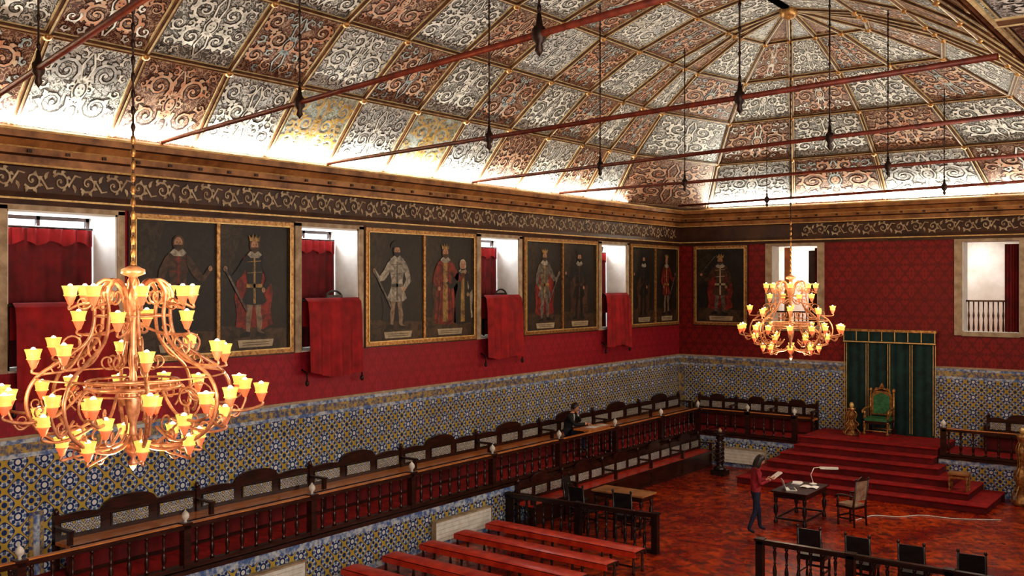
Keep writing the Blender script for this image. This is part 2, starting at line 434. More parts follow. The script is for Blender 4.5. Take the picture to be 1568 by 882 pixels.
def frame_map(kind):
    if kind == 'left': return lambda s, d, z: (d, s, z)
    if kind == 'back': return lambda s, d, z: (s, L - d, z)
    return lambda s, d, z: (W - d, s, z)
prof = [(0, 6.70, 'wood_corn2'), (.05, 6.70, 'wood_corn2'), (.07, 6.78, 'gilt_line'), (.07, 6.81, 'wood_corn2'), (.05, 6.90, 'wood_corn2'), (.05, 7.28, 'wood_corn2'),
        (.09, 7.30, 'gilt_line'), (.10, 7.33, 'wood_corn'), (.12, 7.44, 'wood_corn2'), (.18, 7.47, 'wood_corn'), (.20, 7.56, 'gilt_line'), (.22, 7.58, 'wood_corn'),
        (.30, 7.68, 'wood_corn2'), (.36, 7.70, 'wood_corn'), (.37, 7.80, 'gilt_line'), (.37, 7.83, 'wood_corn'), (.30, 7.87, 'wood_corn'), (0, 7.87, 'wood_corn')]
for kind, s0, s1, nm in (('left', YB, L, 'cornice_left'), ('back', 0, W, 'cornice_back'), ('right', 13.9, L, 'cornice_right')):
    F = frame_map(kind); mb = MB(nm)
    for i in range(len(prof) - 1):
        (d0, z0, k), (d1, z1, _) = prof[i], prof[i + 1]
        def e0(d): return s0 + (d if kind == 'back' else 0)
        def e1(d): return s1 - d
        mb.add([F(e0(d0), d0, z0), F(e1(d0), d0, z0), F(e1(d1), d1, z1), F(e0(d1), d1, z1)], [(0, 1, 2, 3)], k)
    s = s0 + .3
    while s < s1 - .3:
        mb.add(*[[F(s + a, .19 + c2, 7.49 + b2) for a, b2, c2 in ((0, 0, 0), (.07, 0, 0), (.07, .05, 0), (0, .05, 0), (0, 0, .03), (.07, 0, .03), (.07, .05, .03), (0, .05, .03))],
                 [(4, 5, 6, 7), (0, 1, 5, 4), (2, 3, 7, 6), (1, 2, 6, 5), (3, 0, 4, 7)]], 'wood_corn2'); s += .62
    if kind != 'right':
        Pf = lambda x, y, h: F(x, .052 + h, 7.09 + y)
        s = max(s0, 4) + .3; k = 0
        while s < s1 - .25:
            sg = 1 if k % 2 else -1
            scroll(mb, Pf, s, .0, .15, (2.6 if sg > 0 else -2.6), 1.3, -sg, 1, .032, 'wood_corn2', 'o_cream', 12, 5)
            ribbon(mb, Pf, [(s + .13, -sg * .05), (s + .24, sg * .12), (s + .34, sg * .10)], [.03, .035, .02], .006, 'o_cream')
            leaf(mb, Pf, s + .2, -sg * .02, -sg * 1.2, .15, .07, .006, 'o_cream')
            s += .46; k += 1
    mb.build()

# ------------------------------------------------------------------ ceiling
prof_c = [(.03, 7.86), (1.1, 9.15), (2.3, 10.15), (3.7, 10.95), (5.2, 11.5), (6.7, 11.8)]
YA = 22.17; SP = 1.613
def ceil_z(x):
    u = min(x, W - x)
    for (a, za), (b, zb) in zip(prof_c, prof_c[1:]):
        if u <= b: return za + (zb - za) * (u - a) / (b - a)
    return 11.8
mb = MB('ceiling')
def quad_panel(q, typ, orn, down=False):
    q = [Vector(p) for p in q]
    base = {'A': 'cA', 'B': 'cB', 'C': 'cC', 'D': 'cD'}[typ]
    mb.add([tuple(p) for p in q], [(0, 1, 2, 3)], base)
    n = (q[2] - q[0]).cross(q[3] - q[1])
    if n.length < 1e-6: return
    n.normalize()
    cen = sum(q, Vector()) / 4
    if n.dot(Vector((6.7, min(cen.y, YA), 6)) - cen) < 0: n = -n
    def P(x, y, h, k=.88):
        u = (x * k + 1) / 2; v = (y * k + 1) / 2
        a = q[0].lerp(q[1], u); b = q[3].lerp(q[2], u); p = a.lerp(b, v) + n * h
        return (p.x, p.y, p.z)
    for k, w, m in ((.96, .022, 'rib_l'), (.935, .02, 'o_dark' if typ != 'C' else 'o_red')):
        for a, b in (((-k, -k), (k, -k)), ((k, -k), (k, k)), ((k, k), (-k, k)), ((-k, k), (-k, -k))):
            dx, dy = b[0] - a[0], b[1] - a[1]; Ln = math.hypot(dx, dy); px, py = -dy / Ln * w, dx / Ln * w
            mb.add([P(a[0], a[1], .004, 1), P(b[0], b[1], .004, 1), P(b[0] + px, b[1] + py, .004, 1), P(a[0] + px, a[1] + py, .004, 1)], [(0, 1, 2, 3)], m)
    if orn:
        mo, mf, mf2 = {'A': ('o_dark', 'o_white', 'o_white'), 'B': ('o_dark', R.choice(['o_grey', 'o_white']), 'o_white'), 'C': ('o_red', 'o_orange', R.choice(['o_orange', 'o_white', 'o_blue'])), 'D': ('o_grey', 'o_gold', 'o_gold')}[typ]
        arabesque(mb, P, mo, mf, mf2, R)
def rib(a, b, w=.045, d=.06):
    a = Vector(a); b = Vector(b); t = (b - a)
    if t.length < .05: return
    t.normalize(); c = (a + b) / 2
    n = Vector((6.7, min(c.y, YA), 5)) - c; n = n - t * n.dot(t); n.normalize(); s_ = t.cross(n)
    for (ww, h0, h1, m) in ((w * 1.55, -.01, .02, 'rib_l'), (w, .02, d, 'rib'), (w * .3, d, d + .010, 'rib_l')):
        vs = []
        for p in (a, b):
            for (sx, hh) in ((-1, h0), (1, h0), (1, h1), (-1, h1)): vs.append(tuple(p + s_ * sx * ww + n * hh))
        mb.add(vs, [(0, 1, 5, 4), (1, 2, 6, 5), (2, 3, 7, 6), (3, 0, 4, 7)], m)
def boss(p):
    mb.ell((p[0], p[1], p[2] - .05), (.085, .085, .07), 'gilt', 8, 5)
def typ(row, j):
    if (row + j) % 2 == 1: return 'C'
    if row == 0: return R.choice(['B', 'B', 'D'])
    return 'A' if (row + j // 2) % 3 else 'B'
NY = 16
for side in (0, 1):
    fx = (lambda u: u) if side == 0 else (lambda u: W - u)
    for j in range(NY):
        y1 = YA - j * SP; y0 = y1 - SP
        for i in range(5):
            (u0, z0), (u1, z1) = prof_c[i], prof_c[i + 1]
            t = typ(i, j)
            if side == 0 and i == 0: t = {5: 'D', 4: 'B', 6: 'B', 8: 'B', 3: 'D', 2: 'B'}.get(j, t)
            quad_panel([(fx(u0), y0, z0), (fx(u0), y1, z0), (fx(u1), y1, z1), (fx(u1), y0, z1)], t, y1 > (4 if side == 0 else 5))
            rib((fx(u0), y1, z0), (fx(u1), y1, z1))
            rib((fx(u1), y0, z1), (fx(u1), y1, z1), .04 if i < 4 else .07)
            if i > 0 and y0 > 2: boss((fx(u0), y1, z0))
basepts = [(.03, YA), (.03, YA + SP), (.03, YA + 2 * SP), (1.05, L - .03), (3.88, L - .03), (6.7, L - .03), (9.52, L - .03), (W - 1.05, L - .03), (W - .03, YA + 2 * SP), (W - .03, YA + SP), (W - .03, YA)]
def apt(k, i):
    s_ = (6.7 - prof_c[i][0]) / 6.67
    x, y = basepts[k]
    return (6.7 + (x - 6.7) * s_, YA + (y - YA) * s_, prof_c[i][1])
for k in range(len(basepts) - 1):
    for i in range(5):
        a, b, c, d = apt(k, i), apt(k + 1, i), apt(k + 1, i + 1), apt(k, i + 1)
        t = 'C' if (k + i) % 2 == 0 else ('B' if i == 0 else 'A')
        if i == 4:
            mb.add([a, b, c], [(0, 1, 2)], 'cC' if k % 2 else 'cB')
        else: quad_panel([a, b, c, d], t, True)
        if k > 0: rib(a, d)
        if i < 4: rib(d, c, .04)
        if i > 0: boss(a)
mb.ell((6.7, YA, 11.72), (.22, .22, .2), 'gilt', 12, 6)
for sx in (0, 1):
    f = (lambda x: x) if sx == 0 else (lambda x: W - x)
    mb.add([(f(.0), YA + 2 * SP, 7.87), (f(0), L, 7.87), (f(1.05), L, 7.87)], [(0, 1, 2)], 'cB')
for j in range(11):
    y1 = YR + .1 - j * SP; y0 = y1 - SP
    for i in range(2):
        x0 = W + 1.85 * i; x1 = x0 + 1.85
        quad_panel([(x0, y0, 7.87), (x0, y1, 7.87), (x1, y1, 7.87), (x1, y0, 7.87)], 'C' if (i + j) % 2 else 'A', y1 > 5)
        rib((x0, y1, 7.87), (x1, y1, 7.87)); rib((x0, y0, 7.87), (x0, y1, 7.87))
mb.build()

# ------------------------------------------------------------------ tie rods
rods = [((4.35, 5.8), (7.67, 4.93)), ((5.05, 9.0), (9.74, 7.9)), ((5.1, 13.05), (9.92, 12.17)), ((4.45, 17.6), (9.64, 16.4)), ((4.25, 21.8), (9.2, 21.2)), ((3.9, 27.7), (9.0, 26.7))]
for (a, b) in rods:
    mb = MB('ceiling_tie_rod'); sl = (b[1] - a[1]) / (b[0] - a[0]); Y = lambda x: a[1] + (x - a[0]) * sl
    x0, x1 = .3, W - .3; ym = Y(6.7)
    mb.tube([(x0, Y(x0) - ym, 0), (x1, Y(x1) - ym, 0)], .036, 'rod', 8)
    for x in (a[0], b[0]) if b[0] > 8 else (a[0], 9.2):
        y = Y(x) - ym; zc = ceil_z(x) - 7.9
        if Y(x) > YA:
            zc = min(zc, ceil_z(max(.2, 6.7 - (Y(x) - YA) * 6.7 / 7.6)) - 7.9)
        mb.tube([(x, y, 0), (x, y, zc)], .013, 'iron', 5)
        z = .25
        while z < zc: mb.ell((x, y, z), (.026, .026, .04), 'iron', 6, 4); z += .32
        mb.lathe([(.001, -.22), (.045, -.16), (.03, -.1), (.07, -.05), (.07, .05), (.035, .09), (.02, .2)], 'iron', (x, y, 0), 8)
    mb.build((0, ym, 7.9))

# ------------------------------------------------------------------ windows
for idx, (a, b) in enumerate(winL):
    mb = MB('window_%d' % (idx + 1)); c = (a + b) / 2; w = b - a
    for s0, s1 in ((-w / 2 - .16, -w / 2), (w / 2, w / 2 + .12)): mb.box((0, s0, WIN_Z0), (.045, s1, WIN_Z1 + .06), 'stone')
    mb.box((0, -w / 2 - .16, WIN_Z1), (.045, w / 2 + .12, WIN_Z1 + .08), 'stone')
    for y in (-w / 2 + .03, -.03, w / 2 - .09): mb.box((-.86, y, WIN_Z0 + .03), (-.80, y + .06, WIN_Z1 - .03), 'wood_dark')
    for z in (WIN_Z0 + .03, 5.0, 5.8, WIN_Z1 - .09): mb.box((-.86, -w / 2 + .03, z), (-.80, w / 2 - .03, z + .06), 'wood_dark')
    mb.build((0, c, 0))
    mb = MB('red_curtain')
    def cur(u, v, w=w): return (-.70 + .035 * math.sin(u * 40) * (.5 + .5 * (1 - v)), -w / 2 + .05 + u * (w - .1), 4.14 + v * 2.24)
    mb.sheet(cur, 90, 8, 'velvet_d'); mb.tube([(-.70, -w / 2 + .03, 6.40), (-.70, w / 2 - .03, 6.40)], .02, 'iron', 6)
    def val(u, v, w=w): return (-.66 + .03 * math.sin(u * 50), -w / 2 + .05 + u * (w - .1), 6.14 + .04 * math.sin(u * 24) * (1 - v) + v * .24)
    mb.sheet(val, 90, 3, 'velvet')
    mb.build((0, c, 0))
    mb = MB('balcony_drape')
    wd = w - .12
    prof_d = [(-.10, 4.6), (-.10, 5.12), (-.04, 5.18), (.07, 5.18), (.16, 5.10), (.20, 4.8), (.21, 4.4), (.22, 4.0), (.23, 3.66)]
    def dr(u, v, wd=wd, idx=idx):
        t = v * (len(prof_d) - 1); i = min(int(t), len(prof_d) - 2); f = t - i
        x = prof_d[i][0] * (1 - f) + prof_d[i + 1][0] * f; z = prof_d[i][1] * (1 - f) + prof_d[i + 1][1] * f
        k = max(0, v - .42) / .58
        return (x + k * .045 * math.sin(u * 34 + idx) + k * .025 * math.sin(u * 13), -wd / 2 + u * wd + k * .05 * (u - .5), z + k * .05 * math.sin(u * 6 + idx) - k * .10 * u)
    mb.sheet(dr, 60, 24, 'velvet')
    mb.tube([(0, -wd / 2 - .05, 5.14), (0, wd / 2 + .05, 5.14)], .025, 'iron', 6)
    for sy in (-1, 1):
        mb.tube([(0.0, sy * (wd / 2 + .03), 4.14), (0, sy * (wd / 2 + .03), 5.14)], .02, 'iron', 6)
        mb.tube([(.0, sy * (wd / 2 + .02), 3.75), (.16, sy * (wd / 2 + .02), 3.68), (.16, sy * (wd / 2 + .02), 3.5)], .018, 'iron', 6)
        mb.ell((.16, sy * (wd / 2 + .02), 3.48), (.04, .04, .06), 'iron', 8, 6)
    mb.build((0, c, 0))
    if idx in (2, 3):
        mb = MB('niche_chair'); mb.tube(catmull([(-.0, -.25, 0), (0, -.24, .95), (0, -.12, 1.16), (0, .12, 1.16), (0, .24, .95), (0, .25, 0)], 5), .022, 'wood_black', 6)
        mb.box((.0, -.22, .6), (.03, .22, 1.1), 'black'); mb.box((0, -.25, .42), (-.4, .25, .48), 'black')
        for y in (-.22, .22): mb.box((-.4, y - .02, 0), (-.36, y + .02, .44), 'wood_black')
        mb.build((-.15, c + .25, WIN_Z0 + .03))
    la = bpy.data.lights.new('sky_light', 'AREA'); la.shape = 'RECTANGLE'; la.size = w - .2; la.size_y = .2; la.energy = 30; la.color = (.90, .95, 1)
    lo = bpy.data.objects.new('window_daylight', la); scn.collection.objects.link(lo); lo.location = (-.78, c, 6.5)
    lo.rotation_euler = Vector((.8, 0, -.55)).to_track_quat('-Z', 'Y').to_euler()

for idx, (a, b) in enumerate(winB):
    c = (a + b) / 2; w = b - a
    mb = MB('window_%d' % (idx + 6))
    for s0, s1 in ((-w / 2 - .2, -w / 2), (w / 2, w / 2 + .2)): mb.box((s0, -.05, WIN_Z0 - .08), (s1, 0, WIN_Z1 + .14), 'stone')
    mb.box((-w / 2, -.05, WIN_Z1), (w / 2, 0, WIN_Z1 + .14), 'stone'); mb.box((-w / 2, -.07, WIN_Z0 - .1), (w / 2, 0, WIN_Z0 + .02), 'stone')
    mb.build((c, L, 0))
    mb = MB('wall_alcove')
    mb.box((-1.6, 3.0, 3.9), (1.6, 3.1, 7), 'plaster'); mb.box((-1.7, .5, 3.9), (-1.6, 3.1, 7), 'plaster'); mb.box((1.6, .5, 3.9), (1.7, 3.1, 7), 'plaster')
    mb.box((-1.7, .5, 3.8), (1.7, 3.1, 3.95), 'wood_mid'); mb.box((-1.7, .5, 7), (1.7, 3.1, 7.1), 'plaster')
    mb.build((c, L, 0))
    mb = MB('balcony_railing')
    mb.box((-w / 2 + .03, .30, 4.95 if idx else 4.55), (w / 2 - .03, .36, 5.0 if idx else 4.6), 'wood_dark')
    n = 11
    for k in range(n):
        x = -w / 2 + .1 + (w - .2) * k / (n - 1); hh = .8 if idx else .4
        mb.lathe([(.02, 0), (.03, .1 * hh), (.015, .4 * hh), (.03, .55 * hh), (.015, .7 * hh), (.02, 1.03 * hh)], 'wood_dark', (x, .33, 4.13), 6)
    mb.build((c, L, 0))
    mb = MB('red_curtain')
    u0 = w / 2 - .42 if idx else w / 2 - .18
    mb.sheet(lambda u, v: (u0 + u * (w / 2 - .04 - u0), .22 + .03 * math.sin(u * 30), 4.14 + v * 2.4), 30, 4, 'velvet_d'); mb.build((c, L, 0))
    if idx == 0:
        mb = MB('door_1'); mb.box((.0, 1.2, 3.96), (.60, 1.26, 6.5), 'wood_dark')
        for z in (4.2, 5.3): mb.box((.08, 1.17, z), (.52, 1.2, z + .95), 'wood_corn2')
        mb.box((-.68, .9, 3.96), (-.5, .96, 6.6), 'wood_corn')
        mb.build((c, L, 0))
    la = bpy.data.lights.new('alcove_light', 'AREA'); la.size = 1.0; la.energy = 45 if idx else 65; la.color = (1, .95, .9)
    lo = bpy.data.objects.new('alcove_lamp', la); scn.collection.objects.link(lo); lo.location = (c - .9, L + 1.7, 6.9)

# ------------------------------------------------------------------ portraits
def flat(name, c, k=.25):
    M['pt_' + name] = pmat('paint_' + name, c, tuple(q * k for q in c), .5, scale=4.5, lo=.36, hi=.62, dist=1.4)
flat('bg', (.020, .014, .008), .4); flat('bg2', (.045, .029, .013)); flat('face', (.42, .23, .13), .6); flat('gold', (.38, .23, .07)); flat('cream', (.42, .35, .23), .7)
flat('brown', (.085, .038, .016)); flat('red', (.25, .022, .012)); flat('black', (.010, .009, .008), .5); flat('white', (.42, .38, .30), .3); flat('green', (.05, .07, .03)); flat('steel', (.17, .15, .12))
flat('hose', (.28, .19, .12), .4); flat('pink', (.32, .13, .08)); flat('floor', (.075, .042, .02))
def figure(mb, P, v, x0=0.5, sc=1.0):
    g = lambda x, y: (x0 + (x - .5) * sc * v['fl'] * 1.22, .10 + (y - .10) * sc)
    def pl(pts, h, m): poly(mb, P, [g(*p) for p in pts], h, 'pt_' + m)
    pl([(.37, .75), (.63, .75), (.70, .62), (.74, .42), (.71, .28), (.73, .19), (.60, .165), (.50, .18), (.40, .16), (.27, .20), (.30, .32), (.27, .45), (.31, .62)], .004, v['cape'])
    if v['robe']:
        pl([(.40, .76), (.60, .76), (.61, .56), (.66, .45), (.69, .14), (.58, .12), (.44, .125), (.31, .14), (.34, .45), (.39, .56)], .006, v['body'])
        pl([(.465, .74), (.535, .74), (.545, .15), (.455, .15)], .008, v['trim'])
        for q in (.37, .42, .58, .63): pl([(.5 + (q - .5) * .6, .54), (.5 + (q - .5) * .7, .54), (q + (q - .5) * .15, .14), (q + (q - .5) * .05, .14)], .008, 'black')
    else:
        pl([(.41, .42), (.50, .42), (.49, .33), (.475, .27), (.465, .14), (.44, .115), (.37, .105), (.36, .12), (.415, .15), (.40, .24), (.42, .30)], .006, v['leg'])
        pl([(.50, .42), (.60, .42), (.59, .32), (.605, .25), (.60, .15), (.66, .125), (.66, .105), (.57, .11), (.555, .15), (.54, .25), (.53, .32)], .006, v['leg'])
        pl([(.365, .125), (.44, .135), (.465, .15), (.47, .11), (.36, .10)], .0075, 'black'); pl([(.55, .14), (.60, .15), (.67, .125), (.67, .10), (.56, .105)], .0075, 'black')
        pl([(.40, .77), (.60, .77), (.615, .68), (.585, .55), (.60, .48), (.655, .39), (.60, .365), (.52, .36), (.48, .36), (.40, .365), (.345, .39), (.40, .48), (.415, .55), (.385, .68)], .008, v['body'])
        pl([(.405, .53), (.595, .53), (.60, .50), (.40, .50)], .010, v['trim'])
        pl([(.49, .75), (.51, .75), (.515, .37), (.485, .37)], .010, v['trim'])
        for k in range(2): pl([(.41, .72 - k * .09), (.59, .71 - k * .09), (.59, .704 - k * .09), (.41, .714 - k * .09)], .011, v['trim'])
    pl([(.41, .765), (.36, .73), (.30, .64), (.28, .55), (.36, .48), (.405, .50), (.36, .57), (.385, .63), (.42, .68)], .012, v['body'])
    pl([(.59, .765), (.65, .72), (.71, .65), (.77, .60), (.83, .66), (.86, .63), (.78, .55), (.70, .56), (.63, .62), (.59, .68)], .012, v['body'])
    for hx, hy in ((.39, .48), (.85, .65)):
        q = g(hx, hy); blob(mb, P, q[0], q[1], .030, .022, .014, 'pt_face', 8)
    pl([(.45, .795), (.55, .795), (.59, .765), (.55, .74), (.45, .74), (.41, .765)], .013, 'white')
    q = g(.5, .84); blob(mb, P, q[0], q[1], .078, .058, .013, 'pt_' + v['hair'], 12)
    blob(mb, P, q[0], q[1] - .002, .056, .046, .015, 'pt_face', 12)
    for ex in (-.021, .021): blob(mb, P, q[0] + ex, q[1] + .006, .009, .004, .017, 'pt_black', 6)
    blob(mb, P, q[0], q[1] - .022, .015, .003, .017, 'pt_red', 6); blob(mb, P, q[0] + .002, q[1] - .006, .005, .010, .017, 'pt_pink', 6)
    if v['beard']: pl([(.455, .825), (.545, .825), (.53, .79), (.50, .775), (.47, .79)], .016, v['hair'])
    if v['crown'] == 1: pl([(.44, .875), (.56, .875), (.575, .925), (.54, .90), (.52, .935), (.50, .90), (.48, .935), (.46, .90), (.425, .925)], .016, 'gold')
    elif v['crown'] == 2: pl([(.40, .875), (.60, .87), (.59, .91), (.53, .935), (.45, .93)], .016, 'black')
    if v['sword']: pl([(.85, .665), (.87, .655), (.60, .90 if v['sword'] == 2 else .30), (.58, .90 if v['sword'] == 2 else .31)], .017, 'steel')
VV = [dict(body='brown', cape='black', leg='black', trim='red', robe=False, hair='brown', beard=True, crown=0, sword=0, fl=1),
      dict(body='black', cape='red', leg='hose', trim='gold', robe=False, hair='brown', beard=True, crown=1, sword=1, fl=-1),
      dict(body='white', cape='black', leg='hose', trim='steel', robe=False, hair='black', beard=True, crown=2, sword=1, fl=-1),
      dict(body='red', cape='brown', leg='hose', trim='gold', robe=True, hair='brown', beard=True, crown=1, sword=0, fl=1),
      dict(body='steel', cape='red', leg='steel', trim='gold', robe=False, hair='brown', beard=True, crown=1, sword=1, fl=1),
      dict(body='black', cape='brown', leg='black', trim='brown', robe=False, hair='black', beard=True, crown=2, sword=0, fl=-1),
      dict(body='brown', cape='black', leg='hose', trim='gold', robe=True, hair='brown', beard=False, crown=1, sword=0, fl=1),
      dict(body='red', cape='black', leg='hose', trim='gold', robe=False, hair='brown', beard=False, crown=1, sword=1, fl=1),
      dict(body='brown', cape='red', leg='steel', trim='cream', robe=False, hair='brown', beard=True, crown=1, sword=2, fl=-1)]
def painting(name, F, w, h, vs, loc):
    mb = MB(name); fw = .10
    def bx(s0, s1, z0, z1, d0, d1, m):
        vs_ = [F(s, d, z) for z in (z0, z1) for s, d in ((s0, d0), (s1, d0), (s1, d1), (s0, d1))]
        mb.add(vs_, [(0, 3, 2, 1), (4, 5, 6, 7), (0, 1, 5, 4), (1, 2, 6, 5), (2, 3, 7, 6), (3, 0, 4, 7)], m)
    n = len(vs)
    bx(0, w, 0, h, 0.004, .03, 'pt_bg')
    for s0, s1, z0, z1 in ((0, fw, 0, h), (w - fw, w, 0, h), (fw, w - fw, 0, fw), (fw, w - fw, h - fw, h)): bx(s0, s1, z0, z1, 0.004, .07, 'gilt')
    for s0, s1, z0, z1 in ((fw - .025, fw, fw, h - fw), (w - fw, w - fw + .025, fw, h - fw), (fw, w - fw, fw - .025, fw), (fw, w - fw, h - fw, h - fw + .025)): bx(s0, s1, z0, z1, .05, .085, 'gilt_line')
    for s0, s1, z0, z1 in ((0, w, -.03, .02), (0, w, h - .02, h + .03), (-.03, .02, -.03, h + .03), (w - .02, w + .03, -.03, h + .03)): bx(s0, s1, z0, z1, 0.004, .045, 'wood_corn2')
    iw = (w - 2 * fw) / n
    for k, v in enumerate(vs):
        s0 = fw + k * iw
        if k: bx(s0 - .035, s0 + .035, fw, h - fw, 0.004, .07, 'gilt')
        P = lambda x, y, hh, s0=s0: F(s0 + .05 + x * (iw - .1), .032 + hh, fw + y * (h - 2 * fw))
        poly(mb, P, [(0, 0), (1, 0), (1, .16), (0, .20)], .002, 'pt_floor')
        poly(mb, P, [(.0, .50), (.16, .56), (.22, .75), (.34, 1), (0, 1)], .002, 'pt_bg2')
        figure(mb, P, v, .5 if not v['robe'] else .42)
        if v['robe']:
            v2 = dict(v); v2['body'] = 'black'; v2['cape'] = 'white'; v2['crown'] = 0; v2['hair'] = 'white'; v2['fl'] = -1; v2['beard'] = False
            figure(mb, P, v2, .80, .84)
        poly(mb, P, [(.27, .020), (.77, .020), (.79, .080), (.25, .080)], .012, 'pt_cream')
        for q in range(2): poly(mb, P, [(.32, .037 + q * .018), (.72, .037 + q * .018), (.72, .042 + q * .018), (.32, .042 + q * .018)], .014, 'pt_brown')
    mb.build(loc)
FL = lambda s, d, z: (d, s, z)
painting('royal_portrait_pair', FL, 1.9, 2.55, [VV[6]], (0, 5.5, 4.12))
painting('royal_portrait_pair', FL, 3.55, 2.55, [VV[0], VV[1]], (0, 9.67, 4.12))
painting('royal_portrait_pair', FL, 3.76, 2.55, [VV[2], VV[3]], (0, 15.22, 4.12))
painting('royal_portrait_pair', FL, 3.62, 2.55, [VV[4], VV[5]], (0, 20.98, 4.12))
painting('royal_portrait_pair', FL, 3.18, 2.55, [VV[5], VV[7]], (0, 26.48, 4.12))
painting('royal_portrait', lambda s, d, z: (s, -d, z), 1.85, 2.55, [VV[8]], (.55, L, 4.12))

# ------------------------------------------------------------------ platforms
XP = 1.7; YP = 27.8
mb = MB('gallery_platform')
mb.box((.03, YB, 0), (XP, L - .03, PZ - .06), 'tile'); mb.box((.03, YB, PZ - .06), (XP + .03, L - .03, PZ), 'wood_dark'); mb.box((.03, YB, PZ), (XP - .1, L - .03, PZ + .012), 'carpet')
for z0, z1 in ((PZ - .18, PZ - .06), (.0, .10)): mb.box((XP, YB, z0), (XP + .012, YP, z1), 'tile_border')
mb.build()
for nm, x0, x1 in (('gallery_platform', XP + .035, 4.8), ('gallery_platform', 8.6, W - .03)):
    mb = MB(nm)
    mb.box((x0, YP, 0), (x1, L - .03, PZ - .06), 'tile'); mb.box((x0, YP - .03, PZ - .06), (x1, L - .03, PZ), 'wood_dark'); mb.box((x0, YP + .1, PZ), (x1, L - .03, PZ + .012), 'carpet')
    for z0, z1 in ((PZ - .18, PZ - .06), (.0, .10)): mb.box((x0, YP - .012, z0), (x1, YP, z1), 'tile_border')
    mb.build()

def baluster(mb, x, y, z, h, mat='wood_dark', k=1.0, seg=7):
    p = [(.035, 0), (.035, .06), (.02, .10), (.030, .16), (.040, .30), (.030, .42), (.016, .50), (.030, .53), (.016, .56), (.026, .70), (.034, .82), (.018, .90), (.034, .93), (.034, 1)]
    mb.lathe([(r * k, q * h) for r, q in p], mat, (x, y, z), seg)
def balustrade(name, p0, p1, z, h, posts, sp=.30, mat='wood_dark', finial=True, top=.07):
    mb = MB(name); dx, dy = p1[0] - p0[0], p1[1] - p0[1]; Ln = math.hypot(dx, dy); ux, uy = dx / Ln, dy / Ln; a = math.atan2(dy, dx)
    def seg(s0, s1, w, z0, z1, m): mb.cbox((ux * (s0 + s1) / 2, uy * (s0 + s1) / 2, (z0 + z1) / 2), (s1 - s0, w, z1 - z0), m, a)
    seg(0, Ln, .10, 0, .07, mat); seg(0, Ln, .13, h - top, h, mat); seg(0, Ln, .10, h, h + .015, 'wood_mid' if finial else 'wood_dark')
    for s_ in posts:
        mb.cbox((ux * s_, uy * s_, h / 2), (.13, .13, h), mat, a); mb.cbox((ux * s_, uy * s_, h + .01), (.17, .17, .04), mat, a)
        if finial: mb.lathe([(.03, 0), (.02, .03), (.055, .07), (.065, .11), (.05, .15), (.02, .18), (.001, .21)], 'o_white', (ux * s_, uy * s_, h + .03), 9)
    s_ = sp / 2
    while s_ < Ln:
        if min([abs(s_ - q) for q in posts] + [9]) > .12: baluster(mb, ux * s_, uy * s_, .07, h - top - .07, mat)
        s_ += sp
    return mb.build((p0[0], p0[1], z))
XR = XP - .08
balustrade('gallery_balustrade', (XR, 1.6), (XR, YP + .08), PZ + .013, .71, [q - 1.6 for q in (1.66, 4.3, 6.98, 9.64, 12.3, 14.96, 17.62, 20.28, 22.94, 25.5, 27.88)])
balustrade('gallery_balustrade', (XR + .16, YP + .08), (4.72, YP + .08), PZ + .013, .71, [1.45, 2.88])
balustrade('gallery_balustrade', (8.68, YP + .08), (W - .1, YP + .08), PZ + .013, .71, [.02, 2.1])
balustrade('floor_balustrade', (1.9, 17.75), (5.6, 17.95), 0, .80, [.1, 1.85, 3.65], .22, 'wood_black', False)
balustrade('floor_balustrade', (8.0, 17.3), (13.0, 17.3), 0, .80, [.05, 1.7, 3.3, 4.9], .22, 'wood_black', False)

def wall_bench(name, n_mod, ml, loc, kind, seat_m='wood_mid', skirt='velvet_d', arch=.14, base=.84):
    mb = MB(name)
    mb.M = {'left': Matrix(((0, 1, 0, 0), (1, 0, 0, 0), (0, 0, 1, 0), (0, 0, 0, 1))), 'back': Matrix(((1, 0, 0, 0), (0, -1, 0, 0), (0, 0, 1, 0), (0, 0, 0, 1)))}[kind]
    Ln = n_mod * ml
    mb.box((0, .0, .42), (Ln, .54, .47), seat_m); mb.box((0, .42, .05), (Ln, .46, .42), skirt); mb.box((0, .53, .40), (Ln, .555, .475), 'wood_dark')
    mb.box((0, .40, 0), (Ln, .48, .06), 'wood_dark')
    for k in range(n_mod):
        s0 = k * ml; N = 36; vs = []; fs = []
        for i in range(N + 1):
            t = i / N; q = abs(t - .5) * 2
            if q < .34: z = base + .04 + arch * math.sqrt(max(0, 1 - (q / .36) ** 2))
            elif q < .40: z = base + .0
            else: z = base - .02 + .055 * math.sin((q - .40) / .60 * pi) ** .7 if .4 < q < 1 else base - .02
            x = s0 + t * ml
            vs += [(x, 0, .44), (x, .06, .44), (x, .06, z), (x, 0, z)]
        for i in range(N):
            o = i * 4
            fs += [(o + 1, o + 5, o + 6, o + 2), (o + 2, o + 6, o + 7, o + 3), (o, o + 4, o + 7, o + 3)]
        mb.add(vs, fs, 'wood_dark')
        for j in range(3):
            c = s0 + ml * (j + .5) / 3; hw = ml * .125
            mb.box((c - hw - .03, .06, .525), (c + hw + .03, .07, .765), 'wood_black'); mb.box((c - hw, .07, .55), (c + hw, .078, .74), 'tile_in')
            mb.box((c - hw, .078, .640), (c + hw, .083, .65), 'tile_border')
    for k in range(n_mod + 1):
        x = min(max(k * ml, .04), Ln - .04)
        mb.box((x - .04, 0, 0), (x + .04, .09, base + .05), 'wood_dark'); mb.ell((x, .045, base + .09), (.045, .045, .06), 'wood_dark', 8, 6)
        mb.box((x - .035, .42, 0), (x + .035, .49, .66), 'wood_dark'); mb.box((x - .04, .05, .66), (x + .04, .52, .70), 'wood_dark')
    mb.M = None
    return mb.build(loc)
wall_bench('wall_bench', 8, 2.66, (.05, 8.3, PZ + .013), 'left')
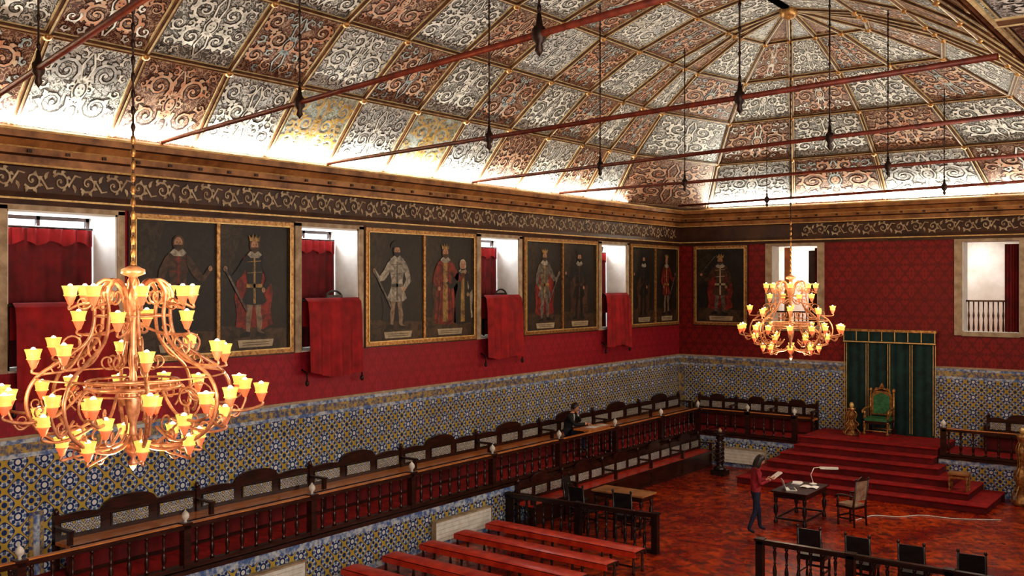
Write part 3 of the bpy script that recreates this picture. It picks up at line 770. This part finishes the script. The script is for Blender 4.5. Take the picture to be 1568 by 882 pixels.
wall_bench('wall_bench', 3, 1.32, (.75, L - .06, PZ + .013), 'back', arch=.10)
wall_bench('wall_bench', 2, 1.6, (9.4, L - .06, PZ + .013), 'back', arch=.10)
wall_bench('floor_bench', 5, 1.85, (XP + .05, 18.3, 0), 'left', seat_m='cushion', skirt='wood_dark', arch=.12, base=.86)

# ------------------------------------------------------------------ dais
mb = MB('dais_steps')
TZ = 1.1; sh = TZ / 6
st = [(3.9, 10.2, 25.6), (4.15, 9.7, 26.05), (4.4, 9.2, 26.5), (4.6, 8.8, 26.95), (4.83, 8.57, 27.4), (4.83, 8.57, 27.84)]
for k, (x0, x1, y) in enumerate(st):
    y1 = L - .03 if k >= 4 else YP - .04
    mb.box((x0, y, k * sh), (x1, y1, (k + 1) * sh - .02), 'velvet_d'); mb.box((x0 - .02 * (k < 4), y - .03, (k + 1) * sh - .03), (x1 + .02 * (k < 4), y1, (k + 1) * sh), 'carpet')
mb.build(bevel=.008)
mb = MB('green_throne_curtain')
def gc(u, v): return (-1.25 + 2.5 * u, -.06 + .014 * math.sin(u * 60), .0 + v * 2.95)
mb.sheet(gc, 120, 6, 'green')
for x in (-1.25, -.62, 0, .62, 1.25):
    for dx in (-.03, .03): mb.box((x + dx - .010, -.09, .05), (x + dx + .010, -.08, 2.6), 'gilt_line')
mb.sheet(lambda u, v: (-1.3 + 2.6 * u, -.13 + .010 * math.sin(u * 50), 2.62 + .04 * abs(math.sin(u * 7 * pi)) * (1 - v) + v * .34), 80, 3, 'green')
for k in range(8): x = -1.28 + 2.56 * k / 7; mb.box((x - .012, -.155, 2.68), (x + .012, -.14, 2.95), 'gilt_line')
mb.box((-1.32, -.17, 2.95), (1.32, -.0, 3.02), 'gilt'); mb.box((-1.3, -.16, 2.63), (1.3, -.145, 2.665), 'gilt_line')
mb.build((6.78, L - .03, TZ + .005))

mb = MB('throne')
mb.box((-.42, -.42, 0), (.42, .34, .08), 'carpet')
for x in (-.32, .32):
    mb.lathe([(.04, 0), (.05, .05), (.025, .12), (.045, .25), (.03, .34), (.04, .38)], 'gilt', (x, -.3, .08), 10)
    mb.lathe([(.045, 0), (.03, .2), (.04, .38)], 'wood_dark', (x, .28, .08), 8)
    mb.lathe([(.03, 0), (.04, .08), (.02, .16), (.03, .24)], 'gilt', (x, -.28, .52), 8)
    mb.tube(catmull([(x, .28, .80), (x * 1.06, .05, .82), (x * 1.1, -.18, .80), (x * 1.1, -.34, .76), (x * 1.1, -.36, .70)], 5), .032, 'gilt', 8)
    mb.tube([(x, .27, .4), (x, .31, 1.25)], [.04, .032], 'gilt', 8); mb.ell((x, .31, 1.30), (.05, .05, .07), 'gilt', 8, 6)
mb.box((-.34, -.33, .40), (.34, .30, .48), 'wood_dark'); mb.box((-.31, -.32, .48), (.31, .26, .56), 'green_l')
mb.prism([(-.28, .6), (.28, .6), (.28, 1.18), (.2, 1.28), (0, 1.34), (-.2, 1.28), (-.28, 1.18)], lambda u, v, h: (u, .30 - h, v), .05, 'gilt')
mb.prism([(-.22, .65), (.22, .65), (.22, 1.14), (0, 1.24), (-.22, 1.14)], lambda u, v, h: (u, .25 - h, v), .03, 'green_l')
mb.prism([(-.26, 1.26), (-.16, 1.38), (-.08, 1.36), (0, 1.52), (.08, 1.36), (.16, 1.38), (.26, 1.26), (0, 1.30)], lambda u, v, h: (u, .31 - h, v), .06, 'gilt')
mb.ell((0, .24, .95), (.1, .02, .13), 'gilt_line', 10, 6)
for y in (-.30, .28): mb.tube([(-.32, y, .2), (.32, y, .2)], .02, 'gilt', 6)
mb.build((6.72, 28.95, TZ))

def carved_stand(name, loc, h):
    mb = MB(name)
    P = [(.17, 0), (.18, .05), (.12, .09), (.09, .18), (.13, .30), (.15, .40), (.09, .50), (.06, .58), (.08, .64), (.12, .72), (.10, .80), (.05, .86), (.11, .94), (.13, 1.0)]
    mb.lathe([(r * (.75 + .25 * h), z * h) for r, z in P], 'gilt', (0, 0, 0), 14)
    for k in range(6):
        a = k * pi / 3; c, s_ = math.cos(a), math.sin(a)
        mb.tube(catmull([(c * .20, s_ * .20, .02), (c * .24, s_ * .24, .12 * h), (c * .12, s_ * .12, .3 * h), (c * .20, s_ * .20, .42 * h), (c * .1, s_ * .1, .56 * h), (c * .15, s_ * .15, .78 * h), (c * .07, s_ * .07, .9 * h)], 4), .02, 'gilt', 5)
    mb.ell((0, 0, h + .08), (.07, .07, .09), 'gilt_line', 8, 6)
    mb.build(loc)
carved_stand('gilded_pedestal', (5.98, 28.85, TZ), .78)
carved_stand('gilded_torchere', (10.70, 27.2, 0), 1.75)
mb = MB('carved_stool')
mb.box((-.24, -.18, .40), (.24, .18, .45), 'wood_corn')
for x in (-.2, .2):
    for y in (-.14, .14): mb.lathe([(.03, 0), (.02, .08), (.035, .2), (.02, .32), (.03, .4)], 'gilt', (x, y, 0), 8)
    mb.box((x - .015, -.14, .1), (x + .015, .14, .13), 'gilt')
for y in (-.14, .14): mb.box((-.2, y - .012, .31), (.2, y + .012, .36), 'gilt')
mb.build((9.45, 26.27, 2 * sh), bevel=.004)

def radiator(F, w, loc):
    mb = MB('radiator_cover')
    def bx(s0, s1, z0, z1, d0, d1, m):
        mb.add([F(s, d, z) for z in (z0, z1) for s, d in ((s0, d0), (s1, d0), (s1, d1), (s0, d1))], [(0, 3, 2, 1), (4, 5, 6, 7), (0, 1, 5, 4), (1, 2, 6, 5), (2, 3, 7, 6), (3, 0, 4, 7)], m)
    bx(0, w, 0, .42, 0, .10, 'white'); bx(-.02, w + .02, .42, .45, 0, .13, 'stone'); bx(-.02, 0, 0, .42, 0, .12, 'stone'); bx(w, w + .02, 0, .42, 0, .12, 'stone')
    for k in range(4): bx(.06, w - .06, .07 + k * .09, .075 + k * .09, .10, .104, 'stone')
    mb.build(loc)
radiator(FL, 1.85, (XP + .035, 15.45, .14)); radiator(FL, 1.85, (XP + .035, 10.1, .14)); radiator(lambda s, d, z: (s, -d, z), 1.5, (2.35, YP - .035, .14))
radiator(lambda s, d, z: (s, -d, z), .95, (10.9, YP - .035, .12))

# ------------------------------------------------------------------ pews
mb = MB('red_pew'); LW = 3.65
mb.box((0, -.20, .40), (LW, .20, .43), 'wood_dark')
mb.sheet(lambda u, v: (u * LW, -.20 + v * .40, .43 + .045 * math.sin(max(.02, min(.98, v)) * pi) ** .5 * (1 if .003 < u < .997 else .3)), 60, 12, 'cushion')
mb.box((0, -.205, .33), (LW, -.18, .43), 'cushion'); mb.box((0, .18, .33), (LW, .205, .43), 'wood_dark')
for k in range(6):
    x = .06 + k * (LW - .12) / 5
    for y in (-.16, .16): mb.lathe([(.03, 0), (.03, .05), (.018, .09), (.03, .2), (.018, .3), (.03, .36), (.03, .4)], 'wood_dark', (x, y, 0), 8)
    mb.box((x - .015, -.16, .08), (x + .015, .16, .11), 'wood_dark')
mb.box((.06, -.015, .08), (LW - .06, .015, .11), 'wood_dark')
p0 = mb.build((2.35, 16.65, 0), -.03)
for k in range(1, 9): inst(p0, (2.35, 16.65 - 1.03 * k, 0), -.03)
for k in range(0, 3): inst(p0, (8.2, 15.8 - 1.03 * k, 0), -.03)

# ------------------------------------------------------------------ tables and chairs
def table(name, loc, w, d, rz, h=.75, mat='wood_black', topm='wood_dark'):
    mb = MB(name)
    mb.box((-w / 2, -d / 2, h - .04), (w / 2, d / 2, h), topm); mb.box((-w / 2 + .05, -d / 2 + .05, h - .15), (w / 2 - .05, d / 2 - .05, h - .04), mat)
    for x in (-w / 2 + .09, w / 2 - .09):
        for y in (-d / 2 + .09, d / 2 - .09):
            mb.lathe([(.045, 0), (.05, .05), (.03, .10), (.02, .16), (.05, .28), (.055, .36), (.025, .46), (.045, .50), (.045, .60)], mat, (x, y, 0), 10)
    for y in (-d / 2 + .09, d / 2 - .09): mb.box((-w / 2 + .09, y - .02, .10), (w / 2 - .09, y + .02, .14), mat)
    for x in (-w / 2 + .09, w / 2 - .09): mb.box((x - .02, -d / 2 + .09, .10), (x + .02, d / 2 - .09, .14), mat)
    return mb.build(loc, rz, bevel=.006)
table('writing_table', (3.75, 19.75, 0), 1.35, .65, 0, topm='wood_corn', mat='wood_dark')
table('carved_desk', (6.85, 22.5, 0), .85, 1.45, 0, topm='wood_dark')
def chair(name, loc, rz, seatm='black', frame='wood_black', arms=False, hb=1.0):
    mb = MB(name)
    for y in (-.21, .21):
        mb.lathe([(.025, 0), (.03, .06), (.018, .12), (.03, .22), (.02, .33), (.03, .42)], frame, (.20, y, 0), 8)
        mb.tube([(-.24, y, 0), (-.21, y, .44), (-.29, y, hb)], [.022, .026, .02], frame, 6); mb.ell((-.29, y, hb + .02), (.028, .028, .04), frame, 8, 5)
        mb.box((-.2, y - .012, .15), (.2, y + .012, .18), frame)
        if arms:
            mb.tube(catmull([(-.24, y, .68), (0, y * 1.1, .70), (.2, y * 1.15, .67), (.24, y * 1.15, .63)], 4), .022, frame, 6)
            mb.lathe([(.02, 0), (.03, .1), (.018, .2)], frame, (.20, y * 1.08, .45), 8)
    mb.box((.19, -.2, .18), (.21, .2, .22), frame)
    mb.box((-.23, -.24, .40), (.24, .24, .45), frame); mb.box((-.20, -.22, .45), (.23, .22, .49), seatm)
    z0, z1 = .58, hb - .02
    xf = lambda z: -.21 - .08 * (z - .44) / (hb - .44)
    mb.add([(xf(z0), -.19, z0), (xf(z0), .19, z0), (xf(z1), .19, z1), (xf(z1), -.19, z1), (xf(z0) + .03, -.19, z0), (xf(z0) + .03, .19, z0), (xf(z1) + .03, .19, z1), (xf(z1) + .03, -.19, z1)],
           [(0, 1, 2, 3), (4, 5, 6, 7), (0, 1, 5, 4), (1, 2, 6, 5), (2, 3, 7, 6), (3, 0, 4, 7)], seatm)
    if arms: mb.prism([(-.2, z1), (-.1, z1 + .06), (0, z1 + .10), (.1, z1 + .06), (.2, z1)], lambda u, v, h: (xf(z1) + h, u, v), .03, frame)
    return mb.build(loc, rz)
c0 = chair('dark_chair', (8.75, 18.15, 0), pi / 2)
for x in (9.65, 10.55, 11.5): inst(c0, (x, 18.1, 0), pi / 2 + .06 * (x - 10))
inst(c0, (3.3, 18.75, 0), pi / 2 - .1); inst(c0, (4.4, 18.8, 0), pi / 2 + .1); inst(c0, (2.72, 19.4, 0), .2)
M['seat_l'] = pmat('worn_seat', (.40, .30, .20), (.24, .12, .08), .6)
chair('carved_armchair', (7.95, 22.75, 0), pi - .35, 'seat_l', 'wood_dark', True, 1.05)
mb = MB('carved_column')
mb.box((-.20, -.20, 0), (.20, .20, .14), 'wood_black'); mb.lathe([(.17, .14), (.18, .18), (.12, .24), (.09, .28), (.10, .34), (.10, .95), (.08, .99), (.13, 1.04), (.10, 1.09), (.15, 1.13), (.15, 1.18)], 'wood_black', (0, 0, 0), 14)
for q in range(3):
    mb.tube([(.105 * math.cos(a * .35 + q * 2.1), .105 * math.sin(a * .35 + q * 2.1), .34 + a * .0203) for a in range(31)], .028, 'wood_dark', 6)
mb.box((-.14, -.14, 1.18), (.14, .14, 1.22), 'wood_dark'); mb.lathe([(.05, 0), (.06, .05), (.02, .10), (.001, .12)], 'stone', (0, 0, 1.22), 10)
mb.build((3.03, 26.4, 0))
def laptop(loc, rz):
    mb = MB('laptop'); mb.box((-.12, -.17, 0), (.12, .17, .018), 'white'); mb.box((-.10, -.15, .018), (.03, .15, .020), 'black')
    mb.cbox((.155, 0, .12), (.008, .34, .23), 'white', ry=.3); mb.cbox((.150, 0, .12), (.004, .31, .20), 'screen', ry=.3); mb.build(loc, rz)
laptop((6.75, 22.15, .75), -2.6)
mb = MB('open_book'); mb.sheet(lambda u, v: (-.2 + .4 * u, -.14 + .28 * v, .01 + .02 * abs(math.sin(u * 2 * pi))), 16, 2, 'paper'); mb.box((-.2, -.14, 0), (.2, .14, .008), 'wood_dark'); mb.build((7.02, 22.62, .75), .1)
mb = MB('desk_lamp')
mb.lathe([(.09, 0), (.09, .015), (.02, .03), (.012, .05)], 'white', (0, 0, 0), 14); mb.tube([(0, 0, .04), (-.05, .0, .22), (.02, 0, .38)], .011, 'white', 8); mb.tube([(.02, 0, .38), (.20, 0, .40)], .011, 'white', 8)
mb.cbox((.36, 0, .39), (.42, .11, .035), 'white'); mb.cbox((.36, 0, .371), (.38, .08, .004), 'flame'); mb.build((6.95, 23.05, .75), .45)
mb = MB('document_stack')
for k in range(4): mb.cbox((0, 0, .004 + .006 * k), (.21, .30, .005), 'paper', .1 * k)
mb.build((6.62, 22.92, .75), .1)
mb = MB('floor_cable'); mb.tube(catmull([(7.9, 23.2, .012), (8.1, 23.9, .012), (8.6, 24.1, .012), (9.0, 24.6, .012), (9.7, 24.7, .012), (10.6, 25.2, .012)], 6), .012, 'white', 6); mb.build()

# ------------------------------------------------------------------ people
def skin_body(verts, edges, radii, root):
    me = bpy.data.meshes.new('tmp'); me.from_pydata(verts, edges, [])
    ob = bpy.data.objects.new('tmp', me); scn.collection.objects.link(ob)
    sk = ob.modifiers.new('s', 'SKIN'); sk.use_smooth_shade = True
    for i, r in enumerate(radii):
        d = me.skin_vertices[0].data[i]; d.radius = r if hasattr(r, '__len__') else (r, r); d.use_root = (i == root)
    sb = ob.modifiers.new('b', 'SUBSURF'); sb.levels = 4; sb.render_levels = 4
    dg = bpy.context.evaluated_depsgraph_get(); dg.update()
    ev = ob.evaluated_get(dg); m2 = ev.to_mesh()
    vs = [tuple(v.co) for v in m2.vertices]; fs = [tuple(p.vertices) for p in m2.polygons]
    ev.to_mesh_clear(); bpy.data.objects.remove(ob); bpy.data.meshes.remove(me)
    return vs, fs
def add_body(mb, vs, fs, fn):
    groups = {}
    for f in fs:
        c = Vector((0, 0, 0))
        for i in f: c += Vector(vs[i])
        groups.setdefault(fn(c / len(f)), []).append(f)
    for k, g in groups.items():
        idx = {}; nv = []; nf = []
        for f in g:
            q = []
            for i in f:
                if i not in idx: idx[i] = len(nv); nv.append(vs[i])
                q.append(idx[i])
            nf.append(q)
        mb.add(nv, nf, k, True)
def head(mb, c, pitch, yaw, hairlen):
    T = Matrix.Translation(c) @ Matrix.Rotation(yaw, 4, 'Z') @ Matrix.Rotation(pitch, 4, 'Y')
    def shape(th, ph):
        x = math.sin(th) * math.cos(ph); y = math.sin(th) * math.sin(ph); z = math.cos(th)
        px, py, pz = x * .094, y * .074, z * .118
        if z < 0: k = 1 + z * .30; py *= k; px *= (1 + z * .10)
        if x > 0:
            px += .022 * math.exp(-((y / .16) ** 2) - ((z + .10) / .17) ** 2)
            px += .008 * math.exp(-((y / .3) ** 2) - ((z + .82) / .12) ** 2)
            for sy in (-1, 1): px -= .010 * math.exp(-(((y - sy * .38) / .18) ** 2) - ((z - .05) / .12) ** 2)
        return tuple(T @ Vector((px, py, pz)))
    mb.sheet(lambda u, v: shape(.001 + v * (pi - .002), u * 2 * pi), 32, 24, 'skin')
    R3 = T.to_3x3().to_4x4()
    for sy in (-1, 1):
        mb.ell(T @ Vector((.080, sy * .028, .006)), (.008, .013, .007), 'eye', 8, 6, R3)
        mb.tube([T @ Vector((.086, sy * .014, .026)), T @ Vector((.084, sy * .045, .026))], .004, 'hair', 5)
        mb.ell(T @ Vector((-.005, sy * .076, -.01)), (.018, .008, .03), 'skin', 8, 6, R3)
    mb.tube([T @ Vector((.088, -.022, -.058)), T @ Vector((.094, 0, -.056)), T @ Vector((.088, .022, -.058))], .005, 'lips', 6)
    def hr(u, v):
        ph = u * 2 * pi; front = max(0, math.cos(ph))
        thmax = pi * (.66 - .34 * front ** .7); th = .001 + v * thmax
        x = math.sin(th) * math.cos(ph); y = math.sin(th) * math.sin(ph); z = math.cos(th)
        wob = 1 + .02 * math.sin(ph * 14)
        return tuple(T @ Vector((x * .108 * wob - .008, y * .088 * wob, z * .130 + .008)))
    mb.sheet(hr, 40, 12, 'hair')
    if hairlen > 0:
        def lh(u, v):
            ph = pi * .42 + u * pi * 1.16; r = 1.04 + .10 * math.sin(v * pi) + .03 * math.sin(ph * 12)
            return tuple(T @ Vector((math.cos(ph) * .10 * r - .010, math.sin(ph) * .088 * r, .03 - v * hairlen)))
        mb.sheet(lh, 30, 10, 'hair')
def hand(mb, wrist, fdir, palm_n, side, curl=.6, s=1.0):
    f = Vector(fdir).normalized(); n = Vector(palm_n); n = (n - f * n.dot(f)).normalized(); w = f.cross(n) * side
    B = Vector(wrist)
    T = Matrix(((f.x, w.x, n.x, 0), (f.y, w.y, n.y, 0), (f.z, w.z, n.z, 0), (0, 0, 0, 1)))
    mb.ell(B + f * .045 * s, (.052 * s, .040 * s, .017 * s), 'skin', 12, 8, T)
    for k, (o, ln) in enumerate(((-.028, .062), (-.010, .074), (.010, .070), (.027, .054))):
        p = B + f * .078 * s + w * o * s; pts = [B + f * .05 * s + w * o * .8 * s, p]; a = 0
        for q in range(3):
            a += curl * (.6 + .3 * q); p = p + (f * math.cos(a) + n * math.sin(a)) * ln * s * (.42, .33, .25)[q]; pts.append(p)
        mb.tube(pts, [.0095 * s, .0095 * s, .0088 * s, .008 * s, .006 * s], 'skin', 7)
    p = B + f * .02 * s - w * .03 * s
    mb.tube([p, p - w * .022 * s + f * .02 * s + n * .01 * s, p - w * .03 * s + f * .045 * s + n * .022 * s, p - w * .022 * s + f * .068 * s + n * .03 * s], [.013 * s, .012 * s, .010 * s, .007 * s], 'skin', 7)

V = [(0, 0, .92), (0, 0, 1.06), (.01, 0, 1.20), (.02, 0, 1.33), (.035, 0, 1.41), (.06, 0, 1.49),
     (.0, .09, .88), (.10, .10, .49), (.14, .11, .10), (.27, .12, .045),
     (.0, -.09, .88), (-.04, -.11, .49), (-.20, -.12, .11), (-.07, -.14, .045),
     (.02, .165, 1.35), (.02, .22, 1.10), (.24, .13, 1.13), (.30, .11, 1.14),
     (.02, -.165, 1.35), (.02, -.22, 1.10), (.24, -.13, 1.16), (.30, -.11, 1.18)]
Ed = [(0, 1), (1, 2), (2, 3), (3, 4), (4, 5), (0, 6), (6, 7), (7, 8), (8, 9), (0, 10), (10, 11), (11, 12), (12, 13), (3, 14), (14, 15), (15, 16), (16, 17), (3, 18), (18, 19), (19, 20), (20, 21)]
Ra = [(.14, .13), (.12, .105), (.13, .11), (.12, .11), .055, .047, .095, .06, .042, .035, .095, .06, .042, .035, .058, .043, .032, .024, .058, .043, .032, .024]
vs, fs = skin_body(V, Ed, Ra, 0)
mb = MB('standing_woman')
def wm(c):
    if c.z < .085: return 'black'
    if c.z < .92: return 'navy'
    if c.z > 1.425: return 'skin'
    if c.x > .265 and c.z > 1.0: return 'skin'
    return 'shirt_red'
add_body(mb, vs, fs, wm)
head(mb, (.10, 0, 1.585), .38, 0, .20)
for sy, z in ((1, 1.14), (-1, 1.18)): hand(mb, (.285, sy * .115, z - .003), (.9, -sy * .25, .2), (0, -sy * .5, .9), sy, .5, 1.0)
mb.sheet(lambda u, v: (.36 + .20 * v, -.15 + .28 * u, 1.19 + .14 * v + .01 * math.sin(u * 5)), 6, 4, 'paper')
mb.build((6.5, 20.75, 0), math.radians(42))

V = [(0, 0, .10), (.02, 0, .25), (.06, 0, .40), (.11, 0, .52), (.14, 0, .60), (.17, 0, .67),
     (.02, .10, .08), (.40, .13, .09), (.42, .13, -.33), (.55, .14, -.38),
     (.02, -.10, .08), (.40, -.13, .09), (.38, -.13, -.33), (.51, -.14, -.38),
     (.11, .19, .53), (.30, .26, .37), (.30, .08, .53), (.28, .05, .58),
     (.11, -.19, .53), (.26, -.26, .34), (.50, -.12, .36), (.56, -.08, .36)]
Ra = [.15, .135, .145, .14, .065, .055, .105, .07, .048, .042, .105, .07, .048, .042, .068, .05, .038, .028, .068, .05, .038, .028]
vs, fs = skin_body(V, Ed, Ra, 0)
mb = MB('seated_man')
def mm_(c):
    if c.z < -.31: return 'black'
    if c.z > .625 and c.x < .26 and abs(c.y) < .1: return 'skin'
    if c.z < .16: return 'navy'
    if abs(c.y) < .02 + .09 * max(0, c.z - .2) and c.x > .14 and c.z > .25 and c.z < .6: return 'shirt'
    if c.x > .52: return 'skin'
    return 'jacket'
add_body(mb, vs, fs, mm_)
head(mb, (.215, 0, .765), .30, .15, 0)
hand(mb, (.29, .055, .575), (-.15, .0, 1), (-1, -.2, 0), -1, .5); hand(mb, (.55, -.085, .362), (1, .2, -.05), (0, 0, -1), 1, .25)
mb.build((.62, 22.15, PZ + .49), .35)
mb = MB('gallery_writing_desk')
mb.box((-.25, -.65, .70), (.25, .65, .74), 'wood_mid')
for y in (-.55, .55):
    mb.box((-.18, y - .03, .04), (-.12, y + .03, .70), 'wood_dark'); mb.box((.12, y - .03, .04), (.18, y + .03, .70), 'wood_dark'); mb.box((-.22, y - .04, 0), (.22, y + .04, .05), 'wood_dark')
mb.cbox((0, -.1, .744), (.28, .4, .004), 'paper', .1)
mb.cbox((.02, .35, .747), (.2, .28, .006), 'paper', -.3)
mb.build((1.26, 22.5, PZ + .012), bevel=.004)

# ------------------------------------------------------------------ chandeliers
mb = MB('chandelier')
B = 'brass'
mb.lathe([(.001, -.80), (.03, -.76), (.05, -.72), (.02, -.68), (.07, -.62), (.09, -.54), (.04, -.46), (.03, -.35), (.06, -.25), (.08, -.12), (.05, 0), (.03, .15), (.05, .25), (.03, .4), (.035, .6), (.08, .75), (.10, .85), (.05, .95), (.04, 1.05), (.11, 1.08), (.11, 1.12), (.03, 1.16)], B, (0, 0, 0), 14)
def pol(r, a, z): return (r * math.cos(a), r * math.sin(a), z)
def cup(x, y, z):
    mb.lathe([(.001, -.060), (.022, -.048), (.036, -.012), (.048, .015), (.052, .03)], 'cup_lo', (x, y, z), 10)
    mb.lathe([(.045, .028), (.064, .034), (.056, .045), (.064, .085), (.078, .125), (.076, .127), (.058, .085)], 'cup', (x, y, z), 10)
    mb.ell((x, y, z + .105), (.030, .030, .042), 'flame', 8, 6)
def arm(a, r0, z0, r1, z1, dip=.12, rad=.013):
    pts = catmull([pol(r0, a, z0), pol(r0 + (r1 - r0) * .3, a, min(z0, z1) - dip * .6), pol(r0 + (r1 - r0) * .7, a, min(z0, z1) - dip), pol(r1 * .985 + .02, a, z1 - .09), pol(r1, a, z1 - .04)], 5)
    mb.tube(pts, rad, B, 6)
    c = (r0 + (r1 - r0) * .55, min(z0, z1) - dip * .2)
    mb.tube([pol(c[0] + (.075 * (1 - t / 14)) * math.cos(t * .6 + 3.6), a, c[1] - .02 + (.075 * (1 - t / 14)) * math.sin(t * .6 + 3.6)) for t in range(13)], .009, B, 5)
    cup(*pol(r1, a, z1))
cups = []
NA = 8; off = math.radians(20)
for k in range(NA):
    a = off + k * 2 * pi / NA
    mb.tube([pol(q.x, a, q.z) for q in catmull([(.06, 0, .72), (.12, 0, .95), (.25, 0, 1.02), (.36, 0, .90), (.34, 0, .68), (.40, 0, .45), (.62, 0, .28), (.84, 0, .12), (.92, 0, -.10), (.84, 0, -.34), (.62, 0, -.50), (.36, 0, -.58), (.14, 0, -.55), (.06, 0, -.46)], 5)], .019, B, 6)
    for (rc, zc, rr, a0, d) in ((.24, .87, .11, 1.2, -1), (.52, .42, .12, -1.6, 1), (.60, -.10, .16, -1.2, 1), (.52, -.40, .13, .2, -1), (.22, .25, .10, 2.5, 1)):
        mb.tube([pol(rc + rr * (1 - t / 22) * math.cos(a0 + d * t * .42), a, zc + rr * (1 - t / 22) * math.sin(a0 + d * t * .42)) for t in range(20)], .011, B, 5)
    arm(a, .30, .92, .55, .84, .05); cups.append(pol(.55, a, .97))
    if k % 2 == 0: arm(a + pi / 8, .05, .62, .50, .60, .10)
    if k % 2 == 0: arm(a, .42, .42, .92, .33, .10)
    else: arm(a, .42, .42, .86, .26, .10)
    arm(a + pi / 8, .50, .0, 1.20, -.10, .14, .015); cups.append(pol(1.2, a + pi / 8, .03))
    arm(a, .80, -.22, 1.06, -.10, .12)
    arm(a + pi / 8, .40, -.34, .86, -.32, .10)
    arm(a, .30, -.55, .62, -.56, .07)
ring = lambda r, z, rad: mb.tube([pol(r, 2 * pi * k / 40, z) for k in range(40)], rad, B, 6, closed=True)
ring(.42, .0, .022); ring(.42, .06, .012); ring(.50, -.05, .010); ring(.84, .12, .009); ring(.34, .68, .010)
for k in range(20): a = k * pi / 10; mb.tube([pol(.42, a, 0), pol(.42, a, .06)], .006, B, 4)
for k in range(8): a = off + k * pi / 4; mb.tube([pol(.06, a, .0), pol(.42, a, .03)], .010, B, 5)
me = mb.mesh()
for (x, y) in ((6.7, 5.48), (6.7, 22.3)):
    ob = bpy.data.objects.new('chandelier', me); scn.collection.objects.link(ob); ob.location = (x, y, 4.5)
    c2 = MB('chandelier_chain'); top = ceil_z(x) - 5.6
    c2.tube([(0, 0, 0), (0, 0, top)], .010, 'iron', 6); z = .06
    while z < 1.3:
        c2.ell((0, 0, z), (.024, .024, .05), 'gilt', 8, 5); z += .12
    while z < top: c2.ell((0, 0, z), (.022, .022, .05), 'iron', 6, 4); z += .16
    c2.lathe([(.02, -.14), (.10, -.06), (.12, 0)], 'gilt', (0, 0, top), 12)
    o2 = c2.build((0, 0, 1.1), parent=ob)
    for i, p in enumerate(cups):
        if i % 4 not in (0, 3): continue
        l = bpy.data.lights.new('bulb', 'POINT'); l.energy = 26; l.color = (1, .70, .38); l.shadow_soft_size = .03
        lo = bpy.data.objects.new('bulb', l); scn.collection.objects.link(lo); lo.location = (p[0], p[1], p[2] + .03); lo.parent = ob
    l = bpy.data.lights.new('bulb', 'POINT'); l.energy = 60; l.color = (1, .70, .38); l.shadow_soft_size = .03
    lo = bpy.data.objects.new('bulb', l); scn.collection.objects.link(lo); lo.location = (0, 0, -.86); lo.parent = ob

# ------------------------------------------------------------------ lights
def area(name, loc, d, sx, sy, e, col):
    l = bpy.data.lights.new(name, 'AREA'); l.shape = 'RECTANGLE'; l.size = sx; l.size_y = sy; l.energy = e; l.color = col
    o = bpy.data.objects.new(name, l); scn.collection.objects.link(o); o.location = loc
    o.rotation_euler = Vector(d).to_track_quat('-Z', 'Y').to_euler(); return o
warm = (1, .95, .82)
def strip(name, a, b, e):
    a = Vector(a); b = Vector(b); l = bpy.data.lights.new(name, 'AREA'); l.shape = 'RECTANGLE'; l.size = (b - a).length; l.size_y = .05; l.energy = e; l.color = warm
    o = bpy.data.objects.new(name, l); scn.collection.objects.link(o); o.location = (a + b) / 2
    x = (b - a).normalized(); z = Vector((0, 0, -1)); y = z.cross(x)
    o.rotation_euler = Matrix((x, y, z)).transposed().to_euler()
strip('cove_light_left', (.2, 0, 7.9), (.2, 29.3, 7.9), 1150)
strip('cove_light_back', (1.2, L - .22, 7.9), (W - 1.2, L - .22, 7.9), 480)
strip('cove_light_right', (W - .2, 15.5, 7.9), (W - .2, 29, 7.9), 520)
dl = (1, .93, .82)
for y in (-1.2, 2.8, 6.6):
    area('side_fill_light', (16.9, y, 5.2), (-1, .12, .02), 1.8, 3.0, 340, dl)  # unseen fill lamps added to brighten the hall; the recess wall has no windows
for y in (15.5, 20.5, 25.5):
    area('side_fill_light', (W - .06, y, 5.4), (-1, 0, -.12), 1.7, 2.4, 190, dl)  # more added fill, set against the solid right wall
w = bpy.data.worlds.new('World'); scn.world = w; w.use_nodes = True
w.node_tree.nodes['Background'].inputs[0].default_value = (.85, .93, 1, 1); w.node_tree.nodes['Background'].inputs[1].default_value = 3.0

# ------------------------------------------------------------------ camera
cam = bpy.data.cameras.new('camera'); co = bpy.data.objects.new('camera', cam); scn.collection.objects.link(co)
co.location = (15.3, 0, 5.5); co.rotation_euler = (pi / 2, 0, math.radians(36.7))
cam.sensor_width = 36; cam.lens = 35.08; cam.shift_y = -9 / 1568; cam.clip_start = .05; cam.clip_end = 200
scn.camera = co
